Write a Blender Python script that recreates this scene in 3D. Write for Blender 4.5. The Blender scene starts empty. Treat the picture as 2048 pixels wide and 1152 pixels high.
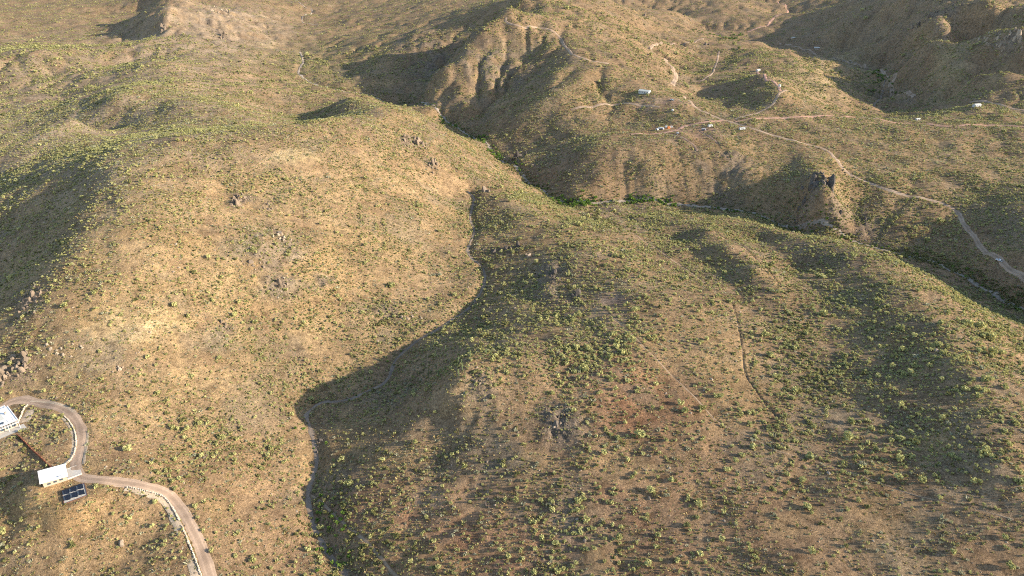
import bpy, bmesh, math, random
import numpy as np
from mathutils import Vector, Matrix
R = math.radians
rng = np.random.default_rng(11)
random.seed(5)
scene = bpy.context.scene

# ------------------------------------------------------------------ camera, sky, sun, exposure
CAM_Z, PITCH, FPX = 230.0, R(27.0), 1384.0          # drone height, tilt below the horizon, focal length in 2048-px units
cam_data = bpy.data.cameras.new('camera'); cam = bpy.data.objects.new('camera', cam_data)
scene.collection.objects.link(cam); scene.camera = cam
cam_data.sensor_width = 36.0; cam_data.lens = 36.0 * FPX / 2048.0
cam_data.clip_start = 1.0; cam_data.clip_end = 30000.0
cam.location = (0, 0, CAM_Z); cam.rotation_euler = (math.pi / 2 - PITCH, 0, 0)
SUN_EL = R(18.5); SUN_DIR = Vector((0.985, -0.17, 0)).normalized()      # ground direction towards the sun
world = bpy.data.worlds.new('World'); scene.world = world; world.use_nodes = True
wn = world.node_tree.nodes; wl = world.node_tree.links
sky = wn.new('ShaderNodeTexSky'); sky.sky_type = 'NISHITA'; sky.sun_disc = False
sky.sun_elevation = SUN_EL; sky.sun_rotation = math.atan2(SUN_DIR.x, SUN_DIR.y)
sky.air_density = 1.0; sky.dust_density = 1.2; sky.altitude = 700
wn['Background'].inputs['Strength'].default_value = 0.15
wl.new(sky.outputs[0], wn['Background'].inputs['Color'])
sd = bpy.data.lights.new('sun', 'SUN'); sun = bpy.data.objects.new('sun', sd); scene.collection.objects.link(sun)
sd.energy = 4.7; sd.angle = R(0.55); sd.color = (1.0, 0.89, 0.74)
sv = Vector((SUN_DIR.x * math.cos(SUN_EL), SUN_DIR.y * math.cos(SUN_EL), math.sin(SUN_EL)))
sun.rotation_euler = sv.to_track_quat('Z', 'Y').to_euler()
scene.cycles.use_denoising = False; scene.cycles.pixel_filter_type = 'BLACKMAN_HARRIS'; scene.cycles.filter_width = 1.05; scene.cycles.max_bounces = 5
scene.view_settings.view_transform = 'Standard'; scene.view_settings.look = 'None'
scene.view_settings.gamma = 1.0; scene.view_settings.use_curve_mapping = False
scene.view_settings.exposure = 1.08

# ------------------------------------------------------------------ survey helpers
SP, CP = math.sin(PITCH), math.cos(PITCH)
def ray(px, py):
    u = (np.asarray(px, float) - 1024) / FPX; v = (576 - np.asarray(py, float)) / FPX
    return u, CP + v * SP, -SP + v * CP
def P(px, py, z):
    dx, dy, dz = ray(px, py); t = (CAM_Z - z) / -dz
    return (float(dx * t), float(dy * t), float(z))
def project(x, y, z):
    zz = z - CAM_Z; d = y * CP - zz * SP; up = y * SP + zz * CP
    return 1024 + FPX * x / d, 576 - FPX * up / d, d

# ------------------------------------------------------------------ terrain survey: ridge and valley lines
WASH_MAIN = [(700,1175,0),(690,1145,0),(655,1100,.3),(625,1040,.5),(615,975,.6),(632,920,.8),(622,860,1),(613,822,1.2),(640,800,1.4),(690,796,1.7),(730,780,2),(772,756,2.5),(782,735,2.8),(800,705,3.2),(870,660,4),(930,615,5),(966,570,6),(965,530,6.5),(936,503,7),(948,460,7.5),(940,430,8),(948,398,8.5),(936,384,9.5)]
WASH_CANYON = [(590,-8,18),(615,25,14),(605,50,11),(598,100,5),(606,125,3),(598,148,1),(640,168,-2),(715,183,-5),(760,194,-8),(830,207,-11),(900,240,-14),(950,272,-16),(985,300,-17),(1010,330,-18),(1060,366,-20),(1105,392,-20),(1135,404,-20)]
WASH_EAST = [(1135,404,-20),(1190,402,-19),(1260,398,-19),(1330,402,-20),(1400,407,-20),(1460,414,-21),(1530,432,-22),(1610,455,-23),(1700,475,-24),(1790,500,-25),(1870,520,-26),(1960,566,-28),(2048,614,-29),(2140,665,-30)]
WASH_NE = [(1335,40,-4),(1400,58,-9),(1470,78,-14),(1545,88,-18),(1610,104,-22),(1680,122,-25),(1735,142,-28),(1765,165,-30),(1760,195,-32),(1745,218,-33)]
LINES = [WASH_MAIN, WASH_CANYON, WASH_EAST, WASH_NE,
 # big west hill: crest, spur, end above the house
 [(40,660,44),(62,620,50),(118,520,60),(180,410,70),(222,345,76),(300,288,79),(380,275,80),(460,266,80),(560,252,78),(640,240,75),(700,230,70),(760,217,60),(820,215,42),(870,240,27),(930,280,16),(990,335,8),(1040,372,0)],
 [(-90,430,33),(0,396,43),(80,366,54),(160,328,68),(222,300,76)],
 [(-80,640,26),(-10,560,32),(40,500,41),(95,430,51),(130,390,59)],
 [(-120,500,30),(0,455,38),(50,425,45)],
 [(-60,370,18),(0,330,3),(100,300,8),(180,280,18),(250,268,34)],
 [(300,420,70),(450,380,62),(600,360,58),(720,330,52),(830,320,40),(900,350,26)],
 [(250,560,56),(400,520,50),(560,500,42),(700,470,34),(830,440,24)],
 [(180,680,44),(330,640,40),(480,620,31),(640,590,24),(780,560,16),(880,520,11)],
 [(100,760,36),(240,760,32),(400,720,25),(560,700,15),(680,660,11),(800,630,8)],
 [(880,420,16),(900,380,15)],
 # around the house, the drive and the near slope
 [(-60,860,30),(15,860,29.5),(60,880,29),(120,950,27.5),(150,985,26),(-60,960,22),(30,1000,21),(20,1100,14),(-60,1100,12),(20,1180,8)],
 [(20,800,31),(80,808,30.5),(130,830,30),(160,880,29),(150,935,28),(250,965,24),(320,980,20),(370,1040,15),(405,1120,11),(425,1170,9)],
 [(250,880,24),(350,860,20),(450,830,15),(540,820,8),(260,1060,15),(200,1150,9),(500,950,9),(560,900,6),(500,1100,5),(580,1050,3)],
 [(560,1170,2),(420,1240,5),(900,1240,4)],
 # middle ridge between the washes
 [(872,890,14),(885,830,20.5),(898,775,31.5),(915,735,33.5),(940,708,33),(1000,690,28),(1090,660,26),(1170,630,24.5),(1230,600,25.5),(1190,560,22),(1130,535,20),(1110,500,17.5),(1110,465,17.5),(1080,430,16),(1020,398,14),(960,385,13)],
 [(850,765,10.5),(850,700,11.5),(890,690,15),(960,655,13),(1030,610,14),(1050,560,12),(1010,525,10)],
 [(1010,470,12),(1000,430,11.5)],
 [(760,860,10.5),(700,860,6.5),(760,960,9.5),(700,980,6),(660,900,3.5)],
 [(720,1080,4),(800,1040,7.5),(900,980,12.5),(1000,900,19),(1060,820,25),(1100,740,31)],
 [(900,1150,9),(1050,1100,14),(1100,1000,17),(1200,920,21.5),(1250,800,27),(1280,700,30)],
 [(1300,1150,16),(1500,1150,20),(1700,1150,23),(1900,1150,26),(2100,1180,28)],
 [(1350,1000,20),(1550,1000,22),(1750,1000,25),(1950,1000,29),(2100,1000,30)],
 # plateau and shallow drain east of it
 [(1300,600,28),(1380,640,27),(1340,760,26),(1450,830,24),(1460,700,25),(1420,600,23),(1480,900,22)],
 [(1200,450,10),(1250,480,12),(1300,520,14),(1360,550,16),(1430,585,18),(1500,600,17),(1580,620,17),(1605,680,18),(1610,760,19),(1640,830,21),(1700,900,23)],
 [(1150,430,-6),(1120,440,5),(1180,500,22),(1250,560,24)],
 # hillock with gullies
 [(1370,440,-2),(1410,458,9),(1455,490,18),(1505,530,23),(1555,577,21)],
 [(1330,450,-6),(1370,480,0),(1430,530,7),(1480,570,13)],
 [(1400,430,-12),(1440,452,-3),(1490,482,4),(1535,515,8),(1585,570,13)],
 [(1230,420,-16),(1320,425,-14),(1280,450,-6)],
 # broad eastern spur
 [(1490,438,-9),(1550,458,5),(1610,474,12),(1680,490,17),(1760,520,20),(1830,575,26),(1890,650,31.5),(1940,740,35.5),(1975,840,36),(2010,930,35),(2060,1010,33)],
 [(1530,482,-1),(1600,540,6.5),(1650,600,13),(1700,680,18),(1750,760,22),(1800,840,25),(1850,920,27)],
 [(1800,525,-12),(1880,560,-5),(1960,620,5),(2048,700,16),(2150,790,22)],
 # north-east slope between canyon and the junction
 [(1440,237,24),(1380,255,22),(1310,265,21),(1240,275,20),(1180,300,14),(1110,310,3),(1050,315,-5)],
 [(1300,330,9),(1200,360,-3),(1150,385,-12),(1300,380,-11),(1400,380,-11),(1400,320,12),(1460,290,19),(1500,350,4),(1480,390,-12)],
 [(1180,270,11),(1240,250,14),(1300,238,19),(1110,285,-2),(1040,292,-10)],
 [(1120,300,4),(1150,285,12),(1190,272,14)],
 [(1500,255,23),(1600,285,18),(1660,305,14),(1700,350,8),(1780,380,3),(1895,412,-3),(1930,450,-7),(1985,510,-11),(2048,556,-13),(2140,620,-15)],
 [(1640,312,18),(1640,345,21),(1636,368,18),(1645,392,8)],
 [(1610,330,14),(1580,360,6),(1520,390,-9),(1600,420,-13),(1690,420,-10),(1690,390,-1)],
 [(1480,290,17),(1560,310,11),(1560,340,7)],
 [(1760,440,-14),(1850,460,-15),(1800,410,-4),(1930,520,-22),(2020,590,-27)],
 [(1700,240,20),(1850,248,17),(1960,262,16),(2048,262,16),(2150,270,18),(1800,300,14),(1950,320,11),(2048,340,11),(1880,370,5),(2150,350,14)],
 [(1960,410,1),(2000,430,3),(2048,420,9),(2120,420,15),(2200,440,23),(2048,490,-2),(2150,520,6),(2250,560,14)],
 # far west valley and its low ridges
 [(-60,315,26),(0,296,31),(80,268,39),(150,235,46),(230,195,50),(270,165,50),(300,120,49),(310,80,50)],
 [(-80,270,12),(0,258,13),(80,222,17),(160,185,21),(240,130,26)],
 [(300,240,40),(350,215,48),(405,206,50),(460,216,48),(520,245,50)],
 [(480,200,30),(540,215,16),(590,225,9),(610,240,12),(540,180,22),(470,160,24),(560,160,10)],
 [(705,225,50),(694,205,42),(690,192,36),(720,187,8)],
 [(664,215,24),(640,232,18)], [(560,257,62),(560,256,42),(600,252,60),(605,250,40),(610,248,24),(650,247,56),(650,245,38),(650,243,24),(690,238,54)],
 [(-100,180,18),(0,165,22),(120,150,26),(200,90,34),(250,75,33)],
 [(0,118,44),(60,95,56),(100,100,54),(0,75,34),(150,40,38),(0,20,44),(-150,40,50),(100,-10,50)],
 [(400,110,34),(470,110,27),(520,95,24),(560,60,20),(480,135,22)],
 # peak A
 [(302,66,46),(318,45,66),(335,15,90),(350,-15,108),(365,-50,125)],
 [(255,45,32),(230,60,33),(280,20,38),(300,-5,48)],
 [(380,40,66),(440,60,46),(420,20,68),(520,30,46),(570,10,36),(460,-10,66),(430,80,40),(450,75,34)],
 # hill B, ribs towards the canyon
 [(1150,-30,125),(1130,0,112),(1120,60,84),(1150,100,68),(1215,130,56),(1260,165,45),(1290,185,39),(1345,212,31),(1390,222,27)],
 [(1040,-10,124),(1000,25,104),(955,60,83),(905,105,50),(860,150,28),(830,190,2)],
 [(1100,80,74),(1040,110,53),(990,150,32),(930,200,8),(905,225,-7)],
 [(1080,140,42),(1020,160,28),(960,210,1)],
 [(1000,80,54),(940,110,34),(890,150,10),(850,195,-9)],
 [(1120,150,48),(1130,190,36),(1070,210,26),(1000,240,5)],
 [(680,60,19),(700,40,21),(760,45,26),(850,45,44),(920,30,68),(870,0,60),(760,5,30)],
 [(640,90,9),(700,130,8),(780,160,3),(780,110,25),(850,90,40),(700,85,25)],
 [(1200,230,20),(1150,240,16),(1080,260,3),(1230,210,25)],
 # ridge B' with the road, valley, hill C
 [(1240,20,88),(1290,40,68),(1330,90,44),(1345,130,38),(1345,160,37),(1368,192,33),(1385,208,30)],
 [(1400,78,22),(1400,100,20),(1365,120,22),(1375,165,17),(1400,190,19),(1450,210,23)],
 [(1370,140,17),(1420,120,12),(1440,160,24),(1470,110,16)],
 [(1480,95,22),(1500,80,20),(1530,100,28),(1500,120,30),(1520,145,51),(1560,180,46),(1600,205,33),(1640,225,25)],
 [(1450,190,22),(1500,215,25),(1520,225,26)],
 [(1590,120,25),(1640,150,18),(1690,180,6),(1710,140,-16),(1640,115,-10),(1730,200,-22),(1690,215,4)],
 [(1250,60,72),(1300,60,50),(1340,60,24)],
 # canyon and dark country in the north-east
 [(1720,228,8),(1760,232,-12),(1800,228,-14),(1850,232,6),(1900,225,10),(1953,215,14),(2010,215,14),(2048,222,12),(2150,220,14)],
 [(1780,205,-24),(1830,200,-20),(1900,195,-6),(1970,195,-2),(2040,193,2)],
 [(1800,180,-26),(1850,165,6),(1900,152,25),(1960,146,36),(2010,150,38),(2048,165,28)],
 [(1850,135,-4),(1920,132,0),(1980,130,6),(2048,135,14)],
 [(1700,90,-8),(1735,100,2),(1790,120,-8),(1790,85,22),(1850,88,54),(1885,95,46),(1910,120,26),(1925,145,4),(1940,105,18)],
 [(1580,30,4),(1640,50,12),(1700,60,24),(1760,40,48),(1810,28,68),(1870,14,88),(1920,9,101),(1965,20,97)],
 [(1850,45,72),(1860,30,80),(1900,60,62),(1920,90,42)],
 [(1965,85,46),(2000,62,82),(2040,55,94),(2100,70,92),(1960,112,18),(2048,110,44)],
 [(1990,38,82),(2048,42,86),(2048,6,106),(2000,14,102),(2150,0,112)],
 [(1500,30,16),(1560,5,20),(1620,0,40),(1700,0,70),(1800,-5,98),(1400,20,22),(1440,0,40),(1350,20,36),(1380,45,10),(1480,55,-3)],
 [(1500,12,28),(1475,35,16),(1540,20,14)],
]
cp = np.array([P(*q) for L in LINES for q in L])
# ground beyond the picture, so that the country goes on, plus an unseen mountain added for shade
far = [(-900,-100,30),(0,-150,10),(900,-100,30),(-700,150,20),(600,120,26),(-1300,500,30),(-1500,1200,40),(-1900,2000,60),(900,400,30),(1250,800,40),(1450,1350,85),(1700,1750,150),(2100,2300,150),
       (-2400,3200,90),(-1200,3000,110),(-300,3000,120),(500,3000,130),(1500,3200,140),(2600,3400,150),(-3600,6500,150),(0,6500,180),(3600,6500,200),(-2500,5000,130),(0,4500,160),(2500,5000,170)]
cp = np.vstack([cp, np.array(far, float)])
# merge near-duplicates
keep = []
for i in range(len(cp)):
    if all((cp[i,0]-cp[j,0])**2 + (cp[i,1]-cp[j,1])**2 > 16 for j in keep): keep.append(i)
cp = cp[keep]
cdist = np.hypot(cp[:,0], cp[:,1]); cc = (0.013 * np.maximum(cdist, 200)) ** 2
def _solve():
    d2 = (cp[:,None,0]-cp[None,:,0])**2 + (cp[:,None,1]-cp[None,:,1])**2
    A = np.sqrt(d2 + cc[None,:]); n = len(cp)
    A[np.arange(n), np.arange(n)] -= 2.0          # slight smoothing (kernel is conditionally negative)
    M = np.zeros((n+1, n+1)); M[:n,:n] = A; M[:n,n] = 1; M[n,:n] = 1
    return np.linalg.solve(M, np.append(cp[:,2], 0))
W = _solve()
def base_height(x, y):
    x = np.asarray(x, np.float32).ravel(); y = np.asarray(y, np.float32).ravel()
    out = np.empty(len(x), np.float32); cx, cy = cp[:,0].astype(np.float32), cp[:,1].astype(np.float32)
    k = cc.astype(np.float32); w = W[:-1].astype(np.float32)
    for s in range(0, len(x), 20000):
        e = slice(s, s+20000)
        d = (x[e,None]-cx)**2; d += (y[e,None]-cy)**2; d += k
        np.sqrt(d, out=d); out[e] = d @ w
    return out + np.float32(W[-1])
_perm = rng.permutation(512); _perm = np.concatenate([_perm, _perm])
_ga = rng.uniform(0, 2*np.pi, 512); _gx, _gy = np.cos(_ga).astype(np.float32), np.sin(_ga).astype(np.float32)
def noise(x, y, wl, seed=0):
    x = x / wl + 37.1*seed; y = y / wl + 91.7*seed
    xi = np.floor(x).astype(np.int64); yi = np.floor(y).astype(np.int64); xf = x - xi; yf = y - yi
    u = xf*xf*xf*(xf*(xf*6-15)+10); v = yf*yf*yf*(yf*(yf*6-15)+10)
    def g(ix, iy, dx, dy):
        h = _perm[(_perm[ix & 511] + iy) & 511]; return _gx[h]*dx + _gy[h]*dy
    a = g(xi, yi, xf, yf); b = g(xi+1, yi, xf-1, yf); c = g(xi, yi+1, xf, yf-1); d = g(xi+1, yi+1, xf-1, yf-1)
    return 1.4 * ((a + u*(b-a)) + v*((c + u*(d-c)) - (a + u*(b-a))))
def smooth(a, b, x):
    t = np.clip((x-a)/(b-a), 0, 1); return t*t*(3-2*t)
def height_raw(x, y):
    x = np.asarray(x, float).ravel(); y = np.asarray(y, float).ravel()
    h = base_height(x, y).astype(float); r = np.hypot(x, y); f = smooth(150, 1400, r)
    wx = x + 14*noise(x, y, 90, 5); wy = y + 14*noise(x, y, 90, 6)
    h += (1.0 + 3*f) * noise(x, y, 170, 1) * smooth(300, 900, r)
    h += (0.6 + 1.0*f) * noise(wx, wy, 60, 2)
    h += (0.5 + 1.6*f) * (np.abs(noise(wx, wy*0.75, 46, 3)) - 0.3) * 2
    for (cx, cy), rad, amp in CRAGS:
        m = 1 - smooth(.5*rad, rad, np.hypot(x-cx, y-cy)); k = np.where(m > 0)[0]
        if len(k): h[k] += m[k]*amp*((np.abs(noise(wx[k]*1.0, wy[k]*.6, 75, 15))-.25)*1.6 + .9*(np.abs(noise(wx[k], wy[k]*.7, 32, 16))-.25) + .35*(np.abs(noise(wx[k], wy[k], 13, 18))-.25))
    return h
# rain has cut gullies: run water over the ground and lower it where streams gather
def bilinear(G, gx0, gy0, cell, x, y):
    ny, nx = G.shape; u = np.clip((x-gx0)/cell, 0, nx-1.001); v = np.clip((y-gy0)/cell, 0, ny-1.001)
    i = u.astype(int); j = v.astype(int); a = u-i; b = v-j
    return (G[j,i]*(1-a)+G[j,i+1]*a)*(1-b) + (G[j+1,i]*(1-a)+G[j+1,i+1]*a)*b
def blur(G):
    P_ = np.pad(G, 1, mode='edge'); return .25*G + .125*(P_[:-2,1:-1]+P_[2:,1:-1]+P_[1:-1,:-2]+P_[1:-1,2:]) + .0625*(P_[:-2,:-2]+P_[:-2,2:]+P_[2:,:-2]+P_[2:,2:])
def erode(gx0, gx1, gy0, gy1, cell, K, cap, passes):
    xs = np.arange(gx0, gx1, cell); ys = np.arange(gy0, gy1, cell); X, Y = np.meshgrid(xs, ys)
    H0 = height_raw(X.ravel(), Y.ravel()).reshape(X.shape); H = H0 + 1.1*cell/3*noise(X, Y, cell*9, 76) + .7*cell/3*noise(X, Y, cell*4.3, 79) + .6*cell/7*noise(X, Y, cell*2.3, 77) + .3*cell/7*noise(X, Y, cell*1.7, 78)
    ny, nx = H.shape; idx = np.arange(ny*nx).reshape(ny, nx); off = [(-1,-1),(-1,0),(-1,1),(0,-1),(0,1),(1,-1),(1,0),(1,1)]
    for _ in range(passes):
        Pd = np.pad(H, 1, mode='constant', constant_values=1e9); Pi = np.pad(idx, 1, mode='edge')
        best = np.zeros_like(H); rec = idx.copy()
        for dy, dx in off:
            sl = (H - Pd[1+dy:1+dy+ny, 1+dx:1+dx+nx])/(cell*math.hypot(dx, dy)); m = sl > best
            best[m] = sl[m]; rec[m] = Pi[1+dy:1+dy+ny, 1+dx:1+dx+nx][m]
        order = np.argsort(-H.ravel()).tolist(); rc = rec.ravel().tolist(); A = [1.0]*(ny*nx)
        for i in order:
            r_ = rc[i]
            if r_ != i: A[r_] += A[i]
        A = np.array(A).reshape(ny, nx)
        H -= np.clip(K*cell*(A**.42)*np.minimum(best, .9)**.8, 0, cap/passes)
        H = .9*H + .1*blur(H)
    return H - blur(H0), np.log(A)
def erosion_maps():
    out = []
    for g in ((-760, 760, 120, 1060, 3.0, .022, 2.4, 5), (-2600, 2600, 760, 3500, 7.0, .08, 20.0, 5)):
        D, A = erode(*g); out.append((D, A, g[0], g[2], g[4]))
    return out
EROSION = None
def eroded(x, y, k):
    w = smooth(860, 1030, y + 0*x); inn = (np.abs(x) < 750)
    w = np.where(inn, w, 1); out = np.zeros(len(x))
    m = w < 1
    if m.any(): out[m] += (1-w[m])*bilinear(EROSION[0][k], *EROSION[0][2:], x[m], y[m])
    m = w > 0
    if m.any(): out[m] += w[m]*bilinear(EROSION[1][k], *EROSION[1][2:], x[m], y[m])*smooth(3480, 3300, y[m])*smooth(2590, 2400, np.abs(x[m]))
    return out
def height0(x, y):
    x = np.asarray(x, float).ravel(); y = np.asarray(y, float).ravel()
    return height_raw(x, y) + eroded(x, y, 0)
CRAGS = [(P(960,100,45)[:2], 330, 2), (P(410,40,55)[:2], 260, 6), (P(1900,60,60)[:2], 480, 7), (P(1300,20,60)[:2], 260, 5)]
EROSION = erosion_maps()
def hit(px, py):
    """where the line of sight of a surveyed mark meets the ground"""
    px = np.atleast_1d(np.asarray(px, float)); py = np.atleast_1d(np.asarray(py, float))
    dx, dy, dz = ray(px, py); ts = np.geomspace(150, 3600, 420)
    X = dx[:,None]*ts; Y = dy[:,None]*ts; Z = CAM_Z + dz[:,None]*ts
    below = (Z - height0(X, Y).reshape(X.shape)) < 0
    k = np.where(below.any(1), below.argmax(1), len(ts)-1)
    lo = ts[np.maximum(k-1, 0)]; hi = ts[k]
    for _ in range(9):
        m = .5*(lo+hi); b = (CAM_Z + dz*m - height0(dx*m, dy*m)) < 0
        hi = np.where(b, m, hi); lo = np.where(b, lo, m)
    return np.stack([dx*hi, dy*hi], 1)
def resample(pts, step):
    pts = np.asarray(pts, float); n = len(pts)
    ext = np.vstack([2*pts[0]-pts[1], pts, 2*pts[-1]-pts[-2]]); out = []
    for i in range(n-1):
        p0, p1, p2, p3 = ext[i], ext[i+1], ext[i+2], ext[i+3]
        m = max(2, int(np.linalg.norm(p2-p1)/step)); t = np.linspace(0, 1, m, endpoint=False)[:,None]
        out.append(0.5*((2*p1) + (-p0+p2)*t + (2*p0-5*p1+4*p2-p3)*t*t + (-p0+3*p1-3*p2+p3)*t**3))
    out.append(pts[-1:]); return np.vstack(out)
def line_distance(x, y, poly, margin):
    d = np.full(len(x), 1e9)
    sel = np.where((x > poly[:,0].min()-margin) & (x < poly[:,0].max()+margin) & (y > poly[:,1].min()-margin) & (y < poly[:,1].max()+margin))[0]
    if len(sel) == 0: return d
    xs, ys = x[sel], y[sel]; dd = np.full(len(sel), 1e18)
    for a, b in zip(poly[:-1], poly[1:]):
        m = np.where((xs > min(a[0],b[0])-margin) & (xs < max(a[0],b[0])+margin) & (ys > min(a[1],b[1])-margin) & (ys < max(a[1],b[1])+margin))[0]
        if len(m) == 0: continue
        v = b-a; L = v@v + 1e-9
        t = np.clip(((xs[m]-a[0])*v[0] + (ys[m]-a[1])*v[1])/L, 0, 1)
        dd[m] = np.minimum(dd[m], (xs[m]-a[0]-t*v[0])**2 + (ys[m]-a[1]-t*v[1])**2)
    d[sel] = np.sqrt(dd); return d
# ------------------------------------------------------------------ materials
def lin(r, g, b):
    f = lambda c: (c/255/12.92 if c/255 <= .04045 else ((c/255+.055)/1.055)**2.4)
    return np.array([f(r), f(g), f(b)])
class N:
    """small node-tree writer"""
    def __init__(self, name, rough=0.95, spec=0.15):
        self.m = bpy.data.materials.new(name); self.m.use_nodes = True
        self.t = self.m.node_tree; self.b = self.t.nodes['Principled BSDF']
        self.b.inputs['Roughness'].default_value = rough; self.b.inputs['Specular IOR Level'].default_value = spec
    def new(self, kind, **kw):
        n = self.t.nodes.new(kind)
        for k, v in kw.items(): setattr(n, k, v)
        return n
    def link(self, a, b): self.t.links.new(a, b)
    def tex(self, scale, detail=4, rough=.6, vec=None):
        n = self.new('ShaderNodeTexNoise'); n.inputs['Scale'].default_value = scale; n.inputs['Detail'].default_value = detail; n.inputs['Roughness'].default_value = rough
        if vec is None:
            if not hasattr(self, 'co'): self.co = self.new('ShaderNodeTexCoord')
            vec = self.co.outputs['Object']
        self.link(vec, n.inputs['Vector']); return n.outputs['Fac']
    def ramp(self, fac, stops):
        r = self.new('ShaderNodeValToRGB'); e = r.color_ramp.elements
        while len(e) < len(stops): e.new(.5)
        for i, (p, c) in enumerate(stops):
            e[i].position = p; e[i].color = (*c, 1) if len(c) == 3 else c
        self.link(fac, r.inputs['Fac']); return r.outputs['Color']
    def mix(self, fac, a, b, mode='MIX'):
        n = self.new('ShaderNodeMix', data_type='RGBA', blend_type=mode)
        for s, v in ((n.inputs[0], fac), (n.inputs[6], a), (n.inputs[7], b)):
            if hasattr(v, 'is_output'): self.link(v, s)
            elif isinstance(v, (int, float)): s.default_value = v
            else: s.default_value = (*v, 1)
        return n.outputs[2]
    def color(self, c):
        if hasattr(c, 'is_output'): self.link(c, self.b.inputs['Base Color'])
        else: self.b.inputs['Base Color'].default_value = (*c, 1)
        return self
    def bump(self, h, strength, dist):
        n = self.new('ShaderNodeBump'); n.inputs['Strength'].default_value = strength; n.inputs['Distance'].default_value = dist
        self.link(h, n.inputs['Height']); self.link(n.outputs['Normal'], self.b.inputs['Normal']); return self
MAT = {}
def soil_material(name, tint=None):
    n = N(name, 1.0, .05)
    at = n.new('ShaderNodeAttribute', attribute_name='soil_color')
    fine = n.tex(.9, 6, .8); mid = n.tex(.22, 4, .65); big = n.tex(.03, 3, .6)
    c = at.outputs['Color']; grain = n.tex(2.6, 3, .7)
    c = n.mix(1.0, c, n.ramp(grain, [(.34, (.5,.49,.48)), (.5, (1,1,1)), (.66, (1.4,1.38,1.32))]), 'MULTIPLY')  # dark dots paint small stones and their shadows into the colour
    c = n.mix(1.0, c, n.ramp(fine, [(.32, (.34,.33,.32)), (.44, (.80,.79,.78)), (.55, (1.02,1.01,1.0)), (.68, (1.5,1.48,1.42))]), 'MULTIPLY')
    c = n.mix(1.0, c, n.ramp(mid, [(.32, (.62,.60,.58)), (.5, (1,1,1)), (.68, (1.28,1.25,1.18))]), 'MULTIPLY')
    c = n.mix(1.0, c, n.ramp(big, [(.35, (.86,.84,.82)), (.65, (1.12,1.12,1.10))]), 'MULTIPLY')
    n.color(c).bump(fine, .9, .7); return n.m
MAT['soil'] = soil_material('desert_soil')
def strip_material(name, a, b, speck=.5, ruts=False):
    n = N(name, 1.0, .05)
    f = n.tex(.9, 5, .7); g = n.tex(.08, 3, .6); ac = n.new('ShaderNodeAttribute', attribute_name='across')
    c = n.mix(f, a, b); c = n.mix(1.0, c, n.ramp(g, [(.35, (.8,.79,.78)), (.65, (1.15,1.15,1.14))]), 'MULTIPLY')
    if ruts: c = n.mix(1.0, c, n.ramp(ac.outputs['Fac'], [(0, (.84,.83,.82)), (.25, (.86,.85,.84)), (.5, (1.14,1.13,1.12)), (.72, (.96,.95,.94)), (1, (1.12,1.12,1.1))]), 'MULTIPLY')
    n.color(c).bump(f, speck, .3); return n.m
MAT['wash'] = strip_material('wash_gravel', (.15,.115,.085), (.34,.265,.20))
MAT['wash_pale'] = strip_material('pale_wash_sand', (.21,.17,.13), (.46,.38,.30))
MAT['road'] = strip_material('dirt_road', (.31,.215,.145), (.47,.35,.25), ruts=True)
MAT['road_red'] = strip_material('red_dirt_road', (.36,.20,.14), (.50,.31,.23))
MAT['drive'] = strip_material('gravel_drive', (.27,.19,.135), (.44,.33,.245), ruts=True)
MAT['trail'] = strip_material('foot_trail', (.26,.18,.115), (.38,.28,.185))
MAT['gully'] = strip_material('gully_earth', (.18,.12,.085), (.32,.22,.155))
MAT['pale_rock'] = strip_material('pale_rubble', (.26,.19,.13), (.56,.46,.34), .9)
MAT['pad'] = strip_material('graded_pad', (.38,.235,.165), (.52,.35,.26))
def rock_material(name, a, b):
    n = N(name, .95, .1); f = n.tex(.6, 6, .7); g = n.tex(.12, 3, .6)
    oi = n.new('ShaderNodeObjectInfo')
    c = n.mix(f, a, b); c = n.mix(1.0, c, n.ramp(g, [(.3, (.7,.69,.68)), (.7, (1.2,1.2,1.18))]), 'MULTIPLY')
    c = n.mix(1.0, c, n.ramp(oi.outputs['Random'], [(0, (.78,.78,.78)), (1, (1.15,1.14,1.12))]), 'MULTIPLY')
    n.color(c).bump(f, .8, .4); return n.m
MAT['rock'] = rock_material('weathered_rock', (.15,.112,.083), (.36,.28,.205))
MAT['dark_rock'] = rock_material('dark_volcanic_rock', (.07,.058,.05), (.20,.17,.145))
MAT['tan_rock'] = rock_material('tan_rock', (.26,.20,.145), (.52,.42,.32))
def leaf_material(name, lo, hi, trans=.25):
    m = bpy.data.materials.new(name); m.use_nodes = True; t = m.node_tree; t.nodes.clear()
    oi = t.nodes.new('ShaderNodeObjectInfo'); r = t.nodes.new('ShaderNodeValToRGB')
    r.color_ramp.elements[0].color = (*lo, 1); r.color_ramp.elements[1].color = (*hi, 1)
    t.links.new(oi.outputs['Random'], r.inputs['Fac'])
    d = t.nodes.new('ShaderNodeBsdfDiffuse'); tr = t.nodes.new('ShaderNodeBsdfTranslucent'); mx = t.nodes.new('ShaderNodeMixShader'); o = t.nodes.new('ShaderNodeOutputMaterial')
    mx.inputs[0].default_value = trans
    t.links.new(r.outputs['Color'], d.inputs['Color']); t.links.new(r.outputs['Color'], tr.inputs['Color'])
    t.links.new(d.outputs[0], mx.inputs[1]); t.links.new(tr.outputs[0], mx.inputs[2]); t.links.new(mx.outputs[0], o.inputs['Surface']); return m
MAT['leaf_palo'] = leaf_material('palo_verde_leaf', (.37,.36,.145), (.55,.52,.23))
MAT['leaf_grey'] = leaf_material('sage_leaf', (.32,.31,.19), (.48,.46,.31))
MAT['leaf_dark'] = leaf_material('dark_green_leaf', (.18,.175,.07), (.32,.30,.115))
MAT['leaf_lush'] = leaf_material('mesquite_leaf', (.11,.19,.035), (.24,.34,.07))
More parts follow.
